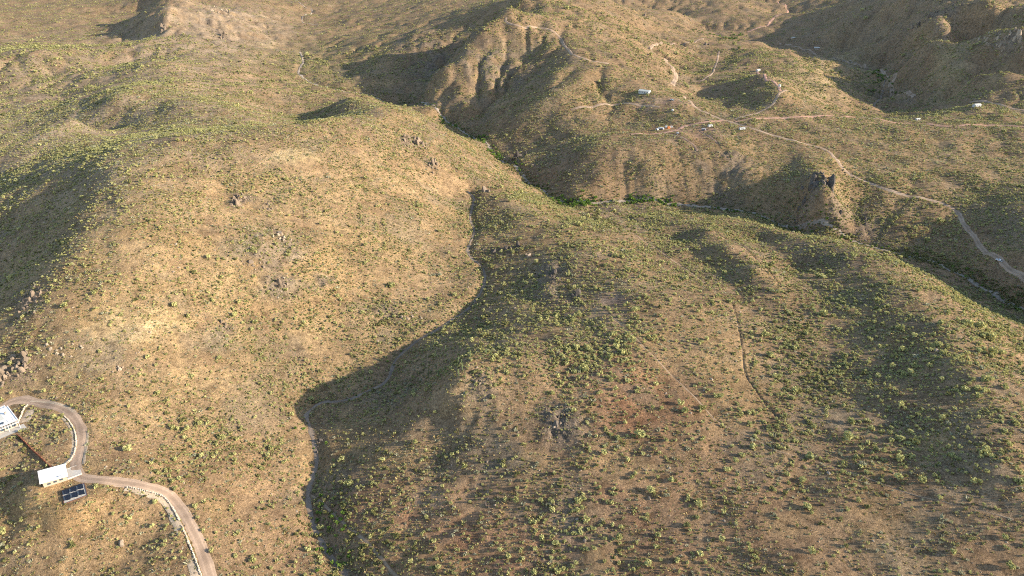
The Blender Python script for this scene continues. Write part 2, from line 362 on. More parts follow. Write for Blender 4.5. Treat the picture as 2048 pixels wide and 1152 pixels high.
MAT['leaf_dry'] = leaf_material('dry_grass_blade', (.34,.24,.11), (.56,.42,.19))
MAT['stem'] = N('woody_stem', .95, .1).color((.13,.09,.06)).m
MAT['cactus'] = N('cactus_skin', .8, .2).color((.13,.17,.075)).m

# ------------------------------------------------------------------ survey of roads, washes, soil patches
ROADS = {}          # name -> (pixels along the line, width m, material, name, carve depth)
def wpts(line): return np.array([P(*q)[:2] for q in line])
STRIPS = [
 # name, kind of line, points, half width, material, bed depth
 ('dry_wash', wpts(WASH_MAIN), 1.0, 'wash', 1.6),
 ('dry_wash', hit([580,606,624,604,618,645], [-6,10,22,38,46,48]), 2.0, 'wash_pale', 1.0),
 ('dry_wash', wpts(WASH_CANYON[3:]), 2.0, 'wash_pale', 2.2),
 ('dry_wash', wpts(WASH_EAST), 1.6, 'wash_pale', 2.2),
 ('dry_wash', wpts(WASH_NE), 1.5, 'wash', 2.0),
]
def track(name, px, half, mat, bed=.3):
    px = np.array(px, float); STRIPS.append((name, hit(px[:,0], px[:,1]), half, mat, bed))
track('dirt_road', [(2110,606),(2048,556),(1985,508),(1948,470),(1930,450),(1916,425),(1895,410),(1840,394),(1780,380),(1730,362),(1700,348),(1678,325),(1660,304),(1630,292),(1600,284),(1550,271),(1500,255),(1470,246),(1440,237),(1405,222),(1385,208),(1368,192)], 2.05, 'road', .5)
track('ridge_road', [(1345,170),(1352,152),(1345,135),(1330,115)], 3.6, 'road')
track('ridge_road', [(1300,98),(1340,90),(1375,85),(1408,76)], 2.6, 'road')
track('dirt_road', [(1470,243),(1540,236),(1600,233),(1660,231),(1720,235),(1770,241),(1850,248),(1900,252),(1980,250),(2060,253)], 2.0, 'road_red')
track('dirt_road', [(1452,240),(1410,244),(1370,252),(1345,262),(1300,268),(1255,269)], 2.4, 'road_red')
track('dirt_track', [(1012,35),(1014,45),(1040,52),(1080,56),(1110,65),(1120,76),(1135,97),(1150,110),(1180,121),(1218,127)], 2.2, 'road')
track('dirt_track', [(1142,219),(1180,214),(1230,209),(1280,211),(1320,214)], 1.9, 'road')
track('dirt_track', [(1470,238),(1500,229),(1530,218),(1548,205),(1558,187),(1575,181)], 1.9, 'road')
track('dirt_track', [(1514,141),(1530,151),(1543,160),(1556,172),(1560,182)], 2.2, 'road_red')
track('canyon_road', [(1495,64),(1530,53),(1541,43),(1575,25),(1572,14),(1555,-4)], 3.2, 'road_red')
track('canyon_road', [(1555,84),(1600,95),(1650,113),(1700,124),(1730,135),(1778,154),(1788,160),(1779,169),(1784,180),(1800,189),(1830,196)], 3.0, 'road')
track('dirt_track', [(1940,204),(1975,203),(2005,210),(2025,217),(2060,222)], 2.0, 'road')
track('dirt_track', [(1385,162),(1408,158),(1425,145),(1434,124),(1438,102)], 1.8, 'road')
track('dirt_track', [(1345,268),(1370,278),(1388,290),(1395,306)], 1.5, 'gully')
track('dirt_track', [(1400,262),(1418,272),(1430,281),(1438,292)], 1.5, 'gully')
track('driveway', [(430,1185),(414,1130),(396,1080),(376,1040),(352,1003),(325,982),(290,971),(240,963),(190,957),(163,951),(150,936),(153,905),(162,880),(160,855),(146,830),(120,815),(80,804),(45,798),(20,803),(0,815),(-25,830)], 2.3, 'drive', .4)
track('foot_trail', [(1206,618),(1250,655),(1280,685),(1320,725),(1360,765),(1400,805),(1430,838),(1480,865)], .5, 'trail', .3)
track('foot_trail', [(1480,865),(1560,903),(1640,925),(1720,950),(1850,995),(1960,1020),(2060,1052)], .28, 'trail', .1)
track('foot_trail', [(1195,432),(1250,460),(1310,495),(1360,530),(1410,566)], .8, 'trail', .3)
track('foot_trail', [(622,985),(680,1040),(740,1090),(800,1160)], .6, 'trail', .2)
track('erosion_gully', [(1462,603),(1475,640),(1483,690),(1489,740),(1502,766),(1525,800),(1540,818),(1556,836)], .3, 'trail', .7)
track('erosion_gully', [(1400,436),(1425,458),(1465,483),(1510,515),(1545,550),(1580,582)], .45, 'gully', 1.0)
STRIPS = [(n, resample(p, 4.0), w, m, b) for n, p, w, m, b in STRIPS]

# cut banks: scarps where the ground steps down (pixels along the lip, drop m, side +1 = falls to the right of the line)
def carve(x, y, h):
    mask = np.zeros(len(x))
    for nm, poly, w, mt, bed in STRIPS:
        wide = 4+4.0*w if nm == 'dry_wash' else (2.2*w if nm == 'erosion_gully' else 1.9*w)
        d = line_distance(x, y, poly, wide + 2)
        t = 1 - smooth(w*.9, wide, d); h -= bed*t
        mask = np.maximum(mask, 1 - smooth(w*1.2, w*2.0, d))
    return h, mask
CREST = [  # small scarps
]
def ground_z(x, y, detail=True, with_mask=False):
    x = np.asarray(x, float).ravel(); y = np.asarray(y, float).ravel()
    h = height0(x, y); h, mask = carve(x, y, h)
    for (cx, cy, r0, r1, zz) in PADS:
        d = np.hypot(x-cx, y-cy); t = 1 - smooth(r0, r1, d); h = h*(1-t) + zz*t; mask = np.maximum(mask, t)
    if detail:
        k = 1 - mask
        r = np.hypot(x, y)
        h += k*(.30*noise(x, y, 14, 7) + .17*noise(x, y, 5.5, 8) + .10*noise(x, y, 2.4, 9)*(r < 700))
        h += k*rockiness(x, y)*smooth(900, 1300, r)*7*(np.abs(noise(x, y*.7, 34, 17))-.2)
        # rocky breaks on some of the slopes
        rk = rockiness(x, y)
        cell = noise(x, y, 9, 10); st = noise(x, y, 16, 10)*5; h += k*rk*(1.1*(smooth(.35,.65,st-np.floor(st))+np.floor(st))*.55 + 2.2*np.maximum(np.abs(cell)-.1, 0) + 1.1*np.abs(noise(x, y, 4, 12)))
    return (h, mask) if with_mask else h

# soil patches: pixel centre, pixel radii -> ellipse on the ground
def patch(px, py, rx, ry):
    q = hit([px, px-rx, px+rx, px, px], [py, py, py, py-ry, py+ry])
    c = q[0]; ax = (q[2]-q[1])/2; ay = (q[3]-q[4])/2
    return c, np.linalg.inv(np.array([[ax[0], ay[0]], [ax[1], ay[1]]]) + 1e-6*np.eye(2))
def in_patch(x, y, p, edge=.5):
    c, M = p; a = M[0,0]*(x-c[0]) + M[0,1]*(y-c[1]); b = M[1,0]*(x-c[0]) + M[1,1]*(y-c[1])
    r = np.sqrt(a*a + b*b); return 1 - smooth(1-edge, 1+edge, r)
ROCKY = [patch(*q) for q in [(1640,380,40,22),(830,285,38,14),(480,405,26,18),(555,475,50,18),(60,600,34,26),(40,740,34,30),(160,700,60,22),(520,520,45,20),(565,570,40,20),(1040,318,34,12),(1100,560,50,40),(1120,850,50,40),(800,630,50,20),(440,25,60,18),(445,75,20,12),(1880,35,40,25),(2010,80,35,22),(1690,440,70,30),(1450,330,60,40),(1000,150,100,50),(870,130,70,40),(1000,500,50,8),(850,330,24,14),(640,560,30,16),(430,650,40,22),(955,770,60,30)]]
def rockiness(x, y):
    out = np.zeros(len(x))
    for p in ROCKY: out = np.maximum(out, in_patch(x, y, p, .6))
    return out * smooth(-.25, .25, noise(x, y, 22, 14))
PADS = []
def pad(px, py, r0, r1, dz=0.):
    q = hit(px, py)[0]; z = float(height0([q[0]], [q[1]])[0]) + dz; PADS.append((q[0], q[1], r0, r1, z)); return q[0], q[1], z
HOUSE = pad(2, 858, 11, 26, .2); GARAGE = pad(110, 958, 7, 20, .2); SOLAR = pad(149, 987, 6.5, 16, 0)

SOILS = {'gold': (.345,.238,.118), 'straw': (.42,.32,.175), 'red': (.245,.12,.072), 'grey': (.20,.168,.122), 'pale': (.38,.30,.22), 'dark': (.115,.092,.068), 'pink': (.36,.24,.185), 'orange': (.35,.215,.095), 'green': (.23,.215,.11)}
TINTS = [(t, patch(*q), k, e) for t, q, k, e in [
 ('gold',(330,560,420,260),.55,.8),('gold',(700,420,300,150),.4,.8),('straw',(592,312,46,16),.9,.4),('straw',(240,650,70,40),.6,.6),('straw',(345,632,46,28),.6,.6),('orange',(620,560,120,60),.35,.8),('orange',(430,390,90,30),.35,.8),
 ('grey',(160,720,120,50),.55,.7),('grey',(540,480,80,30),.45,.7),('grey',(560,575,50,24),.5,.7),('grey',(430,680,60,24),.6,.5),('pale',(560,505,50,20),.6,.6),('gold',(120,1060,260,140),.35,.8),('orange',(70,1010,90,60),.4,.7),
 ('red',(1500,1000,500,170),.2,.8),('red',(1290,800,95,60),.6,.6),('red',(450,950,220,130),.12,.8),('red',(1200,730,70,36),.4,.7),('red',(800,1060,190,110),.45,.8),('red',(1120,1080,160,70),.4,.8),('grey',(1010,915,60,45),.6,.6),('dark',(1110,850,58,44),.7,.5),('grey',(930,830,80,60),.35,.8),('pale',(1130,1060,34,34),.5,.6),('pale',(850,1000,36,24),.3,.6),
 ('pink',(1225,596,30,13),.8,.4),('pink',(1225,418,90,14),.6,.5),('dark',(1120,560,70,40),.4,.7),('dark',(1440,345,60,60),.6,.5),('red',(1330,262,90,14),.5,.6),('pink',(1330,205,50,14),.7,.5),('pink',(1400,265,60,12),.5,.6),
 ('pale',(200,180,300,120),.35,.9),('pale',(100,260,200,60),.35,.9),('gold',(600,180,60,30),.2,.8),('pale',(460,50,130,50),.45,.7),('gold',(1080,170,160,60),.3,.8),('green',(640,120,120,40),.3,.8),('straw',(1660,150,70,40),.45,.7),('straw',(1905,110,34,40),.5,.6),
 ('gold',(1480,330,150,60),.3,.8),('gold',(1800,330,250,60),.25,.9),('dark',(1380,500,60,40),.35,.7),('dark',(1000,110,120,60),.3,.9),('dark',(880,120,80,40),.35,.8),('straw',(1850,700,200,160),.15,.9),('gold',(1420,720,140,110),.25,.8),('dark',(1720,640,140,160),.3,.9),('straw',(1160,600,300,50),.1,.9),('gold',(1090,440,120,50),.3,.8),  # dark tints in this row paint the shade of left-facing slopes
]]
def soil_color(x, y):
    base = np.array([.262,.178,.108])
    c = np.empty((len(x), 3)); c[:] = base
    w = .5 + .5*noise(x, y, 230, 21); c = c*(1-.3*w[:,None]) + .3*w[:,None]*np.array([.315,.22,.125])
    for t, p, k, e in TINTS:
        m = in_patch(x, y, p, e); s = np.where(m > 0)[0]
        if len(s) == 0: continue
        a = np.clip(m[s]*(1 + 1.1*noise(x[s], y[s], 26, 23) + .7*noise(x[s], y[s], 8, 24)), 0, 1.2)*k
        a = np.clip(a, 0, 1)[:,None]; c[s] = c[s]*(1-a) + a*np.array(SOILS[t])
    # natural blotches of dry grass and stony ground
    g = smooth(.12, .5, noise(x, y, 34, 31) + .5*noise(x, y, 11, 32))[:,None]*.35; c = c*(1-g) + g*np.array(SOILS['gold'])
    g = smooth(.15, .55, noise(x, y, 48, 33) + .5*noise(x, y, 13, 34))[:,None]*.4; c = c*(1-g) + g*np.array(SOILS['grey'])
    rk = rockiness(x, y)[:,None]*.6; c = c*(1-rk) + rk*np.array([.21,.17,.135])
    return c

# ------------------------------------------------------------------ ground sheet
def grid():
    NY, NX = 950, 1000
    g = np.linspace(110**-0.35, 6200**-0.35, NY); Y = g**(1/-0.35)
    w = 0.92*np.sqrt(Y*Y + 200**2); u = np.linspace(-1, 1, NX)
    return Y[:,None] + 0*u[None,:], w[:,None]*u[None,:]
def mesh_from(name, co, faces4=None, smooth_=True):
    me = bpy.data.meshes.new(name); q = faces4.astype(np.int32); k = q.shape[1]
    me.vertices.add(len(co)); me.vertices.foreach_set('co', co.astype(np.float32).ravel())
    me.loops.add(q.size); me.loops.foreach_set('vertex_index', q.ravel())
    me.polygons.add(len(q)); me.polygons.foreach_set('loop_start', np.arange(0, q.size, k, dtype=np.int32))
    if smooth_: me.polygons.foreach_set('use_smooth', np.ones(len(q), bool))
    me.update(calc_edges=True); return me
def quads(ny, nx):
    i = np.arange(ny*nx).reshape(ny, nx)
    return np.stack([i[:-1,:-1], i[:-1,1:], i[1:,1:], i[1:,:-1]], -1).reshape(-1, 4)
col = scene.collection
def link(name, data, parent=None, kind=None, label=None, category=None, group=None):
    o = bpy.data.objects.new(name, data); col.objects.link(o)
    if parent: o.parent = parent
    for k, v in (('kind', kind), ('label', label), ('category', category), ('group', group)):
        if v: o[k] = v
    return o
GY, GX = grid(); gx, gy = GX.ravel(), GY.ravel()
gz = ground_z(gx, gy)
me = mesh_from('ground', np.stack([gx, gy, gz], 1), quads(*GY.shape))
ca = me.color_attributes.new('soil_color', 'FLOAT_COLOR', 'POINT')
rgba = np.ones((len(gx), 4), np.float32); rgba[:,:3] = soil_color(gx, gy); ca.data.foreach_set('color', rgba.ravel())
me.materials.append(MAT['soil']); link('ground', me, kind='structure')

# roads, trails and wash beds, laid just over the ground
def strip(name, poly, half, mat, lift):
    poly = resample(poly[::2] if len(poly) > 4 else poly, 1.6)
    tan = np.gradient(poly, axis=0); tan /= np.linalg.norm(tan, axis=1)[:,None] + 1e-9
    nrm = np.stack([-tan[:,1], tan[:,0]], 1); s = np.linspace(-1, 1, 7)
    n = np.arange(len(poly))
    ja = {'rubble_bank': .9, 'graded_path': .5, 'dry_wash': .8, 'erosion_gully': .6, 'foot_trail': .4}.get(name, .24)
    jl = half*(1 + ja*noise(n*1.0, n*0+3.3, 9, 41) + ja*.8*noise(n*1.0, n*0+8.1, 3.1, 42))
    xy = poly[:,None,:] + nrm[:,None,:]*s[None,:,None]*jl[:,None,None]
    X, Y = xy[...,0].ravel(), xy[...,1].ravel(); r = np.hypot(X, Y)
    Z = ground_z(X, Y, detail=False) + lift*np.clip(r/400, .6, 3)*(1 - .75*np.abs(np.tile(s, len(poly)))**6)
    me = mesh_from(name, np.stack([X, Y, Z], 1), quads(len(poly), 7)); me.materials.append(MAT[mat])
    at = me.attributes.new('across', 'FLOAT', 'POINT'); at.data.foreach_set('value', np.abs(np.tile(s, len(poly))).astype(np.float32))
    return link(name, me, kind='structure')
for nm, poly, w, mt, bed in STRIPS: strip(nm, poly, w, mt, .16)
# ------------------------------------------------------------------ plants
def leafy(name, seed, lobes, leaf, nleaf, mat, height=1.0, stems=4, up=.25):
    r = random.Random(seed); v = []; f = []; mi = []
    cen = []
    for k in range(lobes):
        a = 2*math.pi*k/lobes + r.uniform(-.5,.5); d = r.uniform(.25,.62) if lobes > 1 else 0
        cen.append((d*math.cos(a), d*math.sin(a), height*r.uniform(.45,.75), r.uniform(.34,.52)))
    for k in range(stems):
        c = cen[k % len(cen)]; b = len(v); w = .05
        for (x, y, z, ww) in ((0,0,-.15,w), (c[0]*.5, c[1]*.5, c[2]*.5, w*.7), (c[0], c[1], c[2], w*.4)):
            for j in range(3): v.append((x + ww*math.cos(2.1*j), y + ww*math.sin(2.1*j), z))
        for i in range(2):
            for j in range(3): f.append((b+3*i+j, b+3*i+(j+1)%3, b+3*i+3+(j+1)%3, b+3*i+3+j)); mi.append(1)
    for k in range(nleaf):
        c = cen[r.randrange(len(cen))]
        while True:
            p = Vector((r.uniform(-1,1), r.uniform(-1,1), r.uniform(-1,1)))
            if .25 < p.length < 1: break
        p = Vector((c[0]+p.x*c[3], c[1]+p.y*c[3], max(.03, c[2]+p.z*c[3]*height*.9)))
        n = Vector((r.uniform(-1,1), r.uniform(-1,1), r.uniform(-.4,1)+up)).normalized()
        t = n.orthogonal().normalized(); t.rotate(Matrix.Rotation(r.uniform(0,6.28), 3, n)); bt = n.cross(t)
        s = leaf*r.uniform(.6,1.35); b = len(v)
        for (i, j) in ((-1,-.6),(.9,-.8),(1,.7),(-.7,.9)): v.append(tuple(p + t*s*i + bt*s*j))
        f.append((b,b+1,b+2,b+3)); mi.append(0)
    me = bpy.data.meshes.new(name); me.from_pydata(v, [], f); me.update()
    me.materials.append(MAT[mat]); me.materials.append(MAT['stem']); me.polygons.foreach_set('material_index', mi); return me
def tuft(name, seed, n, mat, h=.5):
    r = random.Random(seed); v = []; f = []
    for k in range(n):
        a = r.uniform(0,6.28); d = r.uniform(0,.45); x, y = d*math.cos(a), d*math.sin(a); l = r.uniform(.3,.75); b = len(v)
        o = r.uniform(0,6.28); w = r.uniform(.14,.26)
        v += [(x-w*math.cos(o), y-w*math.sin(o), -.05), (x+w*math.cos(o), y+w*math.sin(o), -.05), (x+l*math.cos(a)+w*.3, y+l*math.sin(a), h*r.uniform(.6,1.2))]
        f.append((b,b+1,b+2))
    me = bpy.data.meshes.new(name); me.from_pydata(v, [], f); me.update(); me.materials.append(MAT[mat]); return me
def clump(name, seed):
    r = random.Random(seed); v = []; f = []; mi = []
    src = [leafy('t', seed*9+k, 3, .24, 34, m_, .95, 0) for k, m_ in enumerate(('leaf_palo', 'leaf_dark', 'leaf_grey'))]
    for k in range(7):
        j = r.choice((0, 0, 0, 1, 2)); a = r.uniform(0, 6.28); d = 6.5*math.sqrt(r.random()); s = r.uniform(.5, 1.15); c, sn = math.cos(a*3), math.sin(a*3); b = len(v)
        for q in src[j].vertices: v.append((d*math.cos(a)+s*(q.co.x*c-q.co.y*sn), d*math.sin(a)+s*(q.co.x*sn+q.co.y*c), s*q.co.z-.1))
        for p in src[j].polygons: f.append(tuple(b+i for i in p.vertices)); mi.append(j)
    me = bpy.data.meshes.new(name); me.from_pydata(v, [], f); me.update()
    for m_ in ('leaf_palo', 'leaf_dark', 'leaf_grey'): me.materials.append(MAT[m_])
    me.polygons.foreach_set('material_index', mi); return me
def facet_rock(name, seed, mat, sx=1, sy=1, sz=1, cuts=9, sub=2):
    r = random.Random(seed); bm = bmesh.new(); bmesh.ops.create_icosphere(bm, subdivisions=sub, radius=1)
    planes = []
    for _ in range(cuts):
        n = Vector((r.gauss(0,1), r.gauss(0,1), r.gauss(0,.7))).normalized(); planes.append((n, r.uniform(.55,.85)))
    for vt in bm.verts:
        for n, d in planes:
            e = vt.co.dot(n) - d
            if e > 0: vt.co -= n*e
        vt.co = Vector((vt.co.x*sx, vt.co.y*sy, vt.co.z*sz)) + Vector((r.uniform(-.05,.05), r.uniform(-.05,.05), r.uniform(-.05,.05)))
    me = bpy.data.meshes.new(name); bm.to_mesh(me); bm.free(); me.materials.append(MAT[mat]); return me

KINDS = {   # kind -> meshes
 'palo':  [leafy('palo_verde_shrub', 10+i, 4+i % 3, .17, 130, 'leaf_palo', 1.15+.1*(i % 3)) for i in range(6)],
 'grey':  [leafy('sage_shrub', 40+i, 3+i % 2, .15, 90, 'leaf_grey', .8) for i in range(4)],
 'dark':  [leafy('dark_shrub', 60+i, 3+i % 3, .17, 110, 'leaf_dark', 1.0) for i in range(4)],
 'lush':  [leafy('mesquite', 80+i, 5, .15, 170, 'leaf_lush', 1.25) for i in range(4)],
 'clump': [clump('shrub_clump', 200+i) for i in range(6)],
 'dry':   [tuft('dry_tuft', 120+i, 12, 'leaf_dry') for i in range(4)],
 'bursage': [tuft('low_bush', 140+i, 16, 'leaf_grey', .8) for i in range(2)] + [tuft('low_bush', 150+i, 16, 'leaf_palo', .8) for i in range(2)] + [tuft('low_bush', 155+i, 16, 'leaf_dark', .8) for i in range(2)],
 'stone': [facet_rock('loose_stone', 160+i, 'rock', 1, .8, .6, 6, 1) for i in range(3)] + [facet_rock('loose_stone', 170+i, 'tan_rock', 1, .8, .6, 6, 1) for i in range(2)],
}
strip_polys = [(p, w) for nm, p, w, mt, b in STRIPS]
def clear_of_strips(x, y, extra=.3):
    ok = np.ones(len(x), bool)
    for p, w in strip_polys: ok &= line_distance(x, y, p, w + 3) > w + extra
    for cx, cy, r0, r1, z in PADS: ok &= np.hypot(x-cx, y-cy) > r0*.95
    return ok
def scatter(n, y0, y1, power):
    """points in the country in view, thinner with distance by the given power"""
    u = rng.random(n); a = 1+power
    Y = (y0**a + u*(y1**a - y0**a))**(1/a)
    X = rng.uniform(-1, 1, n)*(.80*np.sqrt(Y*Y + 205**2) + 12); return X, Y
DENS = [(patch(*q), k, e) for q, k, e in [      # ground with more (k>1) or fewer shrubs
 ((1650,1020,420,150),.30,.7),((1300,800,100,70),.30,.6),((1430,720,120,110),.45,.7),((1225,597,32,14),.05,.3),((1100,680,190,60),1.7,.8),((1230,720,100,40),1.5,.7),((1760,680,170,170),1.5,.8),((1980,760,120,200),1.2,.8),
 ((300,330,200,60),1.1,.8),((592,312,50,18),.2,.4),((100,420,80,90),.9,.7),((250,550,200,150),1.15,.8),((700,450,180,110),1.3,.8),((420,920,160,70),2.2,.7),((1330,330,160,60),.6,.8),((200,180,260,120),1.2,.9),((1250,1060,160,80),1.2,.8),((800,1050,160,100),1.4,.8),((200,1080,200,80),.9,.8),
 ((1230,418,90,14),.3,.5),((1800,320,260,60),.7,.8),((1440,345,60,60),.5,.5),((1330,262,90,12),.2,.5),((1330,206,50,12),.1,.4),((460,50,130,50),.45,.7),((640,230,60,30),1.3,.7),((700,650,220,100),2.0,.8),((1010,910,70,60),.5,.7),((1110,850,60,45),.6,.6)]]
def density(x, y):
    d = np.where(y < 700, .74, .58)
    for p, k, e in DENS:
        m = in_patch(x, y, p, e); d *= 1 + (k-1)*m
    d *= .8 + .9*smooth(2.2, 6.0, eroded(x, y, 1))      # thickets in the drainages
    return d*np.clip(.85 + 1.1*noise(x, y, 40, 51) + .8*noise(x, y, 12, 52), .05, 2.2)
def in_view(x, y, z, m=30):
    px, py, d = project(x, y, z); return (px > -m) & (px < 2048+m) & (py > -m) & (py < 1152+m)
COVER = {k: [] for k in KINDS}
parts = []
for cnt, y0, y1 in ((330000, 150, 700), (420000, 700, 1500), (240000, 1500, 3300)):
    x, y = scatter(cnt, y0, y1, .9); ok = rng.random(cnt) < density(x, y)*.62; parts.append(np.stack([x[ok], y[ok]]))
x, y = np.hstack(parts); ok = np.ones(len(x), bool)
x, y = x[ok], y[ok]; ok = clear_of_strips(x, y); x, y = x[ok], y[ok]
n = len(x); r = np.hypot(x, y)
hillside = noise(x, y, 120, 61) + .6*noise(x, y, 35, 62)
size = np.exp(rng.normal(-.66, .48, n))*(.95 + .75*smooth(600, 2000, r))
pick = rng.random(n)
# the western hill carries darker, the plains paler shrubs
pw = hit([935], [500])[0]; west = 1 - smooth(-60, 60, x + 20 + .06*(y-500))
pdark = np.clip(.16 + .22*west + .15*hillside, .04, .6); pgrey = .20
kd = np.where(pick < pdark, 0, np.where(pick < pdark+pgrey, 1, 2))
size = np.where(kd == 0, size*.85, np.where(kd == 1, size*.8, size*1.05))
size *= 1 - .2*west*smooth(1000, 700, y); plain = in_patch(x, y, patch(1550,1000,500,180), .6); size *= 1 + .12*plain
for k, name in enumerate(('dark', 'grey', 'palo')):
    m = kd == k; COVER[name].append(np.stack([x[m], y[m], size[m]], 1))
# far off the shrubs stand as small clumps
x, y = scatter(330000, 620, 3300, .55); ok = rng.random(len(x)) < density(x, y)*.4; x, y = x[ok], y[ok]; ok = clear_of_strips(x, y, 4); x, y = x[ok], y[ok]
COVER['clump'].append(np.stack([x, y, np.exp(rng.normal(-.22, .2, len(x)))], 1))
# low growth close to the drone
x, y = scatter(430000, 150, 1000, .2); dn = np.clip(.5 + .9*noise(x, y, 26, 71) + .5*noise(x, y, 7, 72), .08, 1)
ok = rng.random(len(x)) < dn*.8; x, y = x[ok], y[ok]; ok = clear_of_strips(x, y, .2); x, y = x[ok], y[ok]
s = np.exp(rng.normal(-.62, .38, len(x)))*(1 + .5*smooth(350, 800, y)); dry = rng.random(len(x)) < .5
COVER['dry'].append(np.stack([x[dry], y[dry], s[dry]], 1)); COVER['bursage'].append(np.stack([x[~dry], y[~dry], s[~dry]], 1))
# green trees along the washes
def along(px, n, spread, smin, smax, kind):
    pts = resample(hit([p[0] for p in px], [p[1] for p in px]), 2.0); i = rng.integers(0, len(pts), n)
    q = pts[i] + rng.normal(0, spread, (n, 2)); COVER[kind].append(np.column_stack([q, rng.uniform(smin, smax, n)]))
along([(1118,400),(1150,406),(1185,404)], 70, 5, 1.2, 2.4, 'lush'); along([(1250,396),(1290,398),(1345,402)], 60, 3, 1.0, 2.0, 'lush')
along([(955,275),(985,300),(1000,318)], 30, 4, 1.6, 2.8, 'lush'); along([(880,232),(950,275)], 24, 4, 1.3, 2.2, 'lush'); along([(1010,330),(1060,366),(1110,394)], 120, 5, .9, 1.7, 'dark')
along([(1140,408),(1190,430),(1250,470)], 120, 4, .8, 1.5, 'dark'); along([(1450,412),(1600,452),(1720,480)], 160, 4, .9, 1.7, 'dark'); along([(1800,500),(1850,512),(1900,532)], 110, 6, 1.0, 2.0, 'dark')
along([(1900,528),(1980,570),(2048,605)], 160, 3, .9, 1.8, 'dark'); along([(1380,58),(1460,78),(1480,70)], 60, 9, 2, 3.4, 'lush'); along([(1725,140),(1760,150),(1765,180)], 60, 12, 2, 3.4, 'lush'); along([(1790,172),(1810,190)], 24, 6, 2, 3, 'dark')
along([(640,1010),(660,1060),(690,1130)], 30, 4, .7, 1.2, 'lush'); along([(640,1010),(700,1080),(760,1140)], 140, 9, .6, 1.2, 'dark'); along([(720,183),(830,206)], 30, 5, 1.3, 2, 'dark')
along([(1600,640),(1612,720),(1640,800)], 90, 6, .7, 1.3, 'dark')
for ln_, n_ in ((WASH_CANYON[6:], 420), (WASH_EAST, 420), (WASH_NE, 160), (WASH_MAIN, 90)):
    pl = resample(wpts(ln_), 2.0); i = rng.integers(0, len(pl), n_); q = pl[i] + rng.normal(0, 4.5 if ln_ is not WASH_MAIN else 3, (n_, 2))
    sz = rng.uniform(.6, 1.7, n_)*(1 if ln_ is not WASH_MAIN else .6); lu = rng.random(n_) < .3
    COVER['dark'].append(np.column_stack([q, sz])[~lu]); COVER['lush'].append(np.column_stack([q, sz])[lu])
# stones
x, y = scatter(150000, 150, 1500, .3); ok = rng.random(len(x)) < .09 + .95*rockiness(x, y); x, y = x[ok], y[ok]; ok = clear_of_strips(x, y, .2); x, y = x[ok], y[ok]
COVER['stone'].append(np.stack([x, y, np.exp(rng.normal(-.95, .5, len(x)))], 1))

def instancer_tree(name, meshes):
    src = bpy.data.collections.new(name + '_kinds')
    for me in meshes: src.objects.link(bpy.data.objects.new(me.name, me))
    g = bpy.data.node_groups.new(name, 'GeometryNodeTree')
    g.interface.new_socket('Geometry', in_out='INPUT', socket_type='NodeSocketGeometry'); g.interface.new_socket('Geometry', in_out='OUTPUT', socket_type='NodeSocketGeometry')
    nn = g.nodes; gi = nn.new('NodeGroupInput'); go = nn.new('NodeGroupOutput'); ip = nn.new('GeometryNodeInstanceOnPoints'); ci = nn.new('GeometryNodeCollectionInfo')
    ci.inputs['Collection'].default_value = src; ci.inputs['Separate Children'].default_value = True; ci.inputs['Reset Children'].default_value = True
    a = nn.new('GeometryNodeInputNamedAttribute'); a.data_type = 'FLOAT_VECTOR'; a.inputs['Name'].default_value = 'size'
    b = nn.new('GeometryNodeInputNamedAttribute'); b.data_type = 'FLOAT_VECTOR'; b.inputs['Name'].default_value = 'turn'
    ri = nn.new('FunctionNodeRandomValue'); ri.data_type = 'INT'; ri.inputs[4].default_value = 0; ri.inputs[5].default_value = len(meshes)-1
    ip.inputs['Pick Instance'].default_value = True
    L = g.links.new
    L(gi.outputs[0], ip.inputs['Points']); L(ci.outputs[0], ip.inputs['Instance']); L(ri.outputs[2], ip.inputs['Instance Index'])
    L(a.outputs['Attribute'], ip.inputs['Scale']); L(b.outputs['Attribute'], ip.inputs['Rotation']); L(ip.outputs[0], go.inputs[0]); return g
def cover(name, kind, pts, label, category):
    """one mass of ground cover: a point per plant, instanced"""
    if len(pts) == 0: return
    z = ground_z(pts[:,0], pts[:,1]); n = len(pts)
    me = bpy.data.meshes.new(name); me.vertices.add(n)
    me.vertices.foreach_set('co', np.stack([pts[:,0], pts[:,1], z - .05*pts[:,2]], 1).astype(np.float32).ravel())
    s = pts[:,2][:,None]*np.stack([rng.uniform(.85,1.15,n), rng.uniform(.85,1.15,n), rng.uniform(.75,1.25,n)], 1)
    t = np.stack([rng.uniform(-.12,.12,n), rng.uniform(-.12,.12,n), rng.uniform(0,6.28,n)], 1)
    if kind == 'clump':         # lie along the slope
        e = 4.0; zx = (height0(pts[:,0]+e, pts[:,1]) - height0(pts[:,0]-e, pts[:,1]))/(2*e); zy = (height0(pts[:,0], pts[:,1]+e) - height0(pts[:,0], pts[:,1]-e))/(2*e)
        nl = np.sqrt(1+zx*zx+zy*zy); t = np.stack([np.arcsin(zy/nl), -np.arctan2(zx, 1), 0*zx], 1); s[:,2] = pts[:,2]; s[:,0] *= rng.choice([-1, 1], n); s[:,1] *= rng.choice([-1, 1], n)
    for an, v in (('size', s), ('turn', t)):
        at = me.attributes.new(an, 'FLOAT_VECTOR', 'POINT'); at.data.foreach_set('vector', v.astype(np.float32).ravel())
    o = link(name, me, kind='stuff', label=label, category=category)
    md = o.modifiers.new('plants', 'NODES'); md.node_group = instancer_tree(name, KINDS[kind])
print('cover', {k: sum(len(a) for a in v) for k, v in COVER.items()})
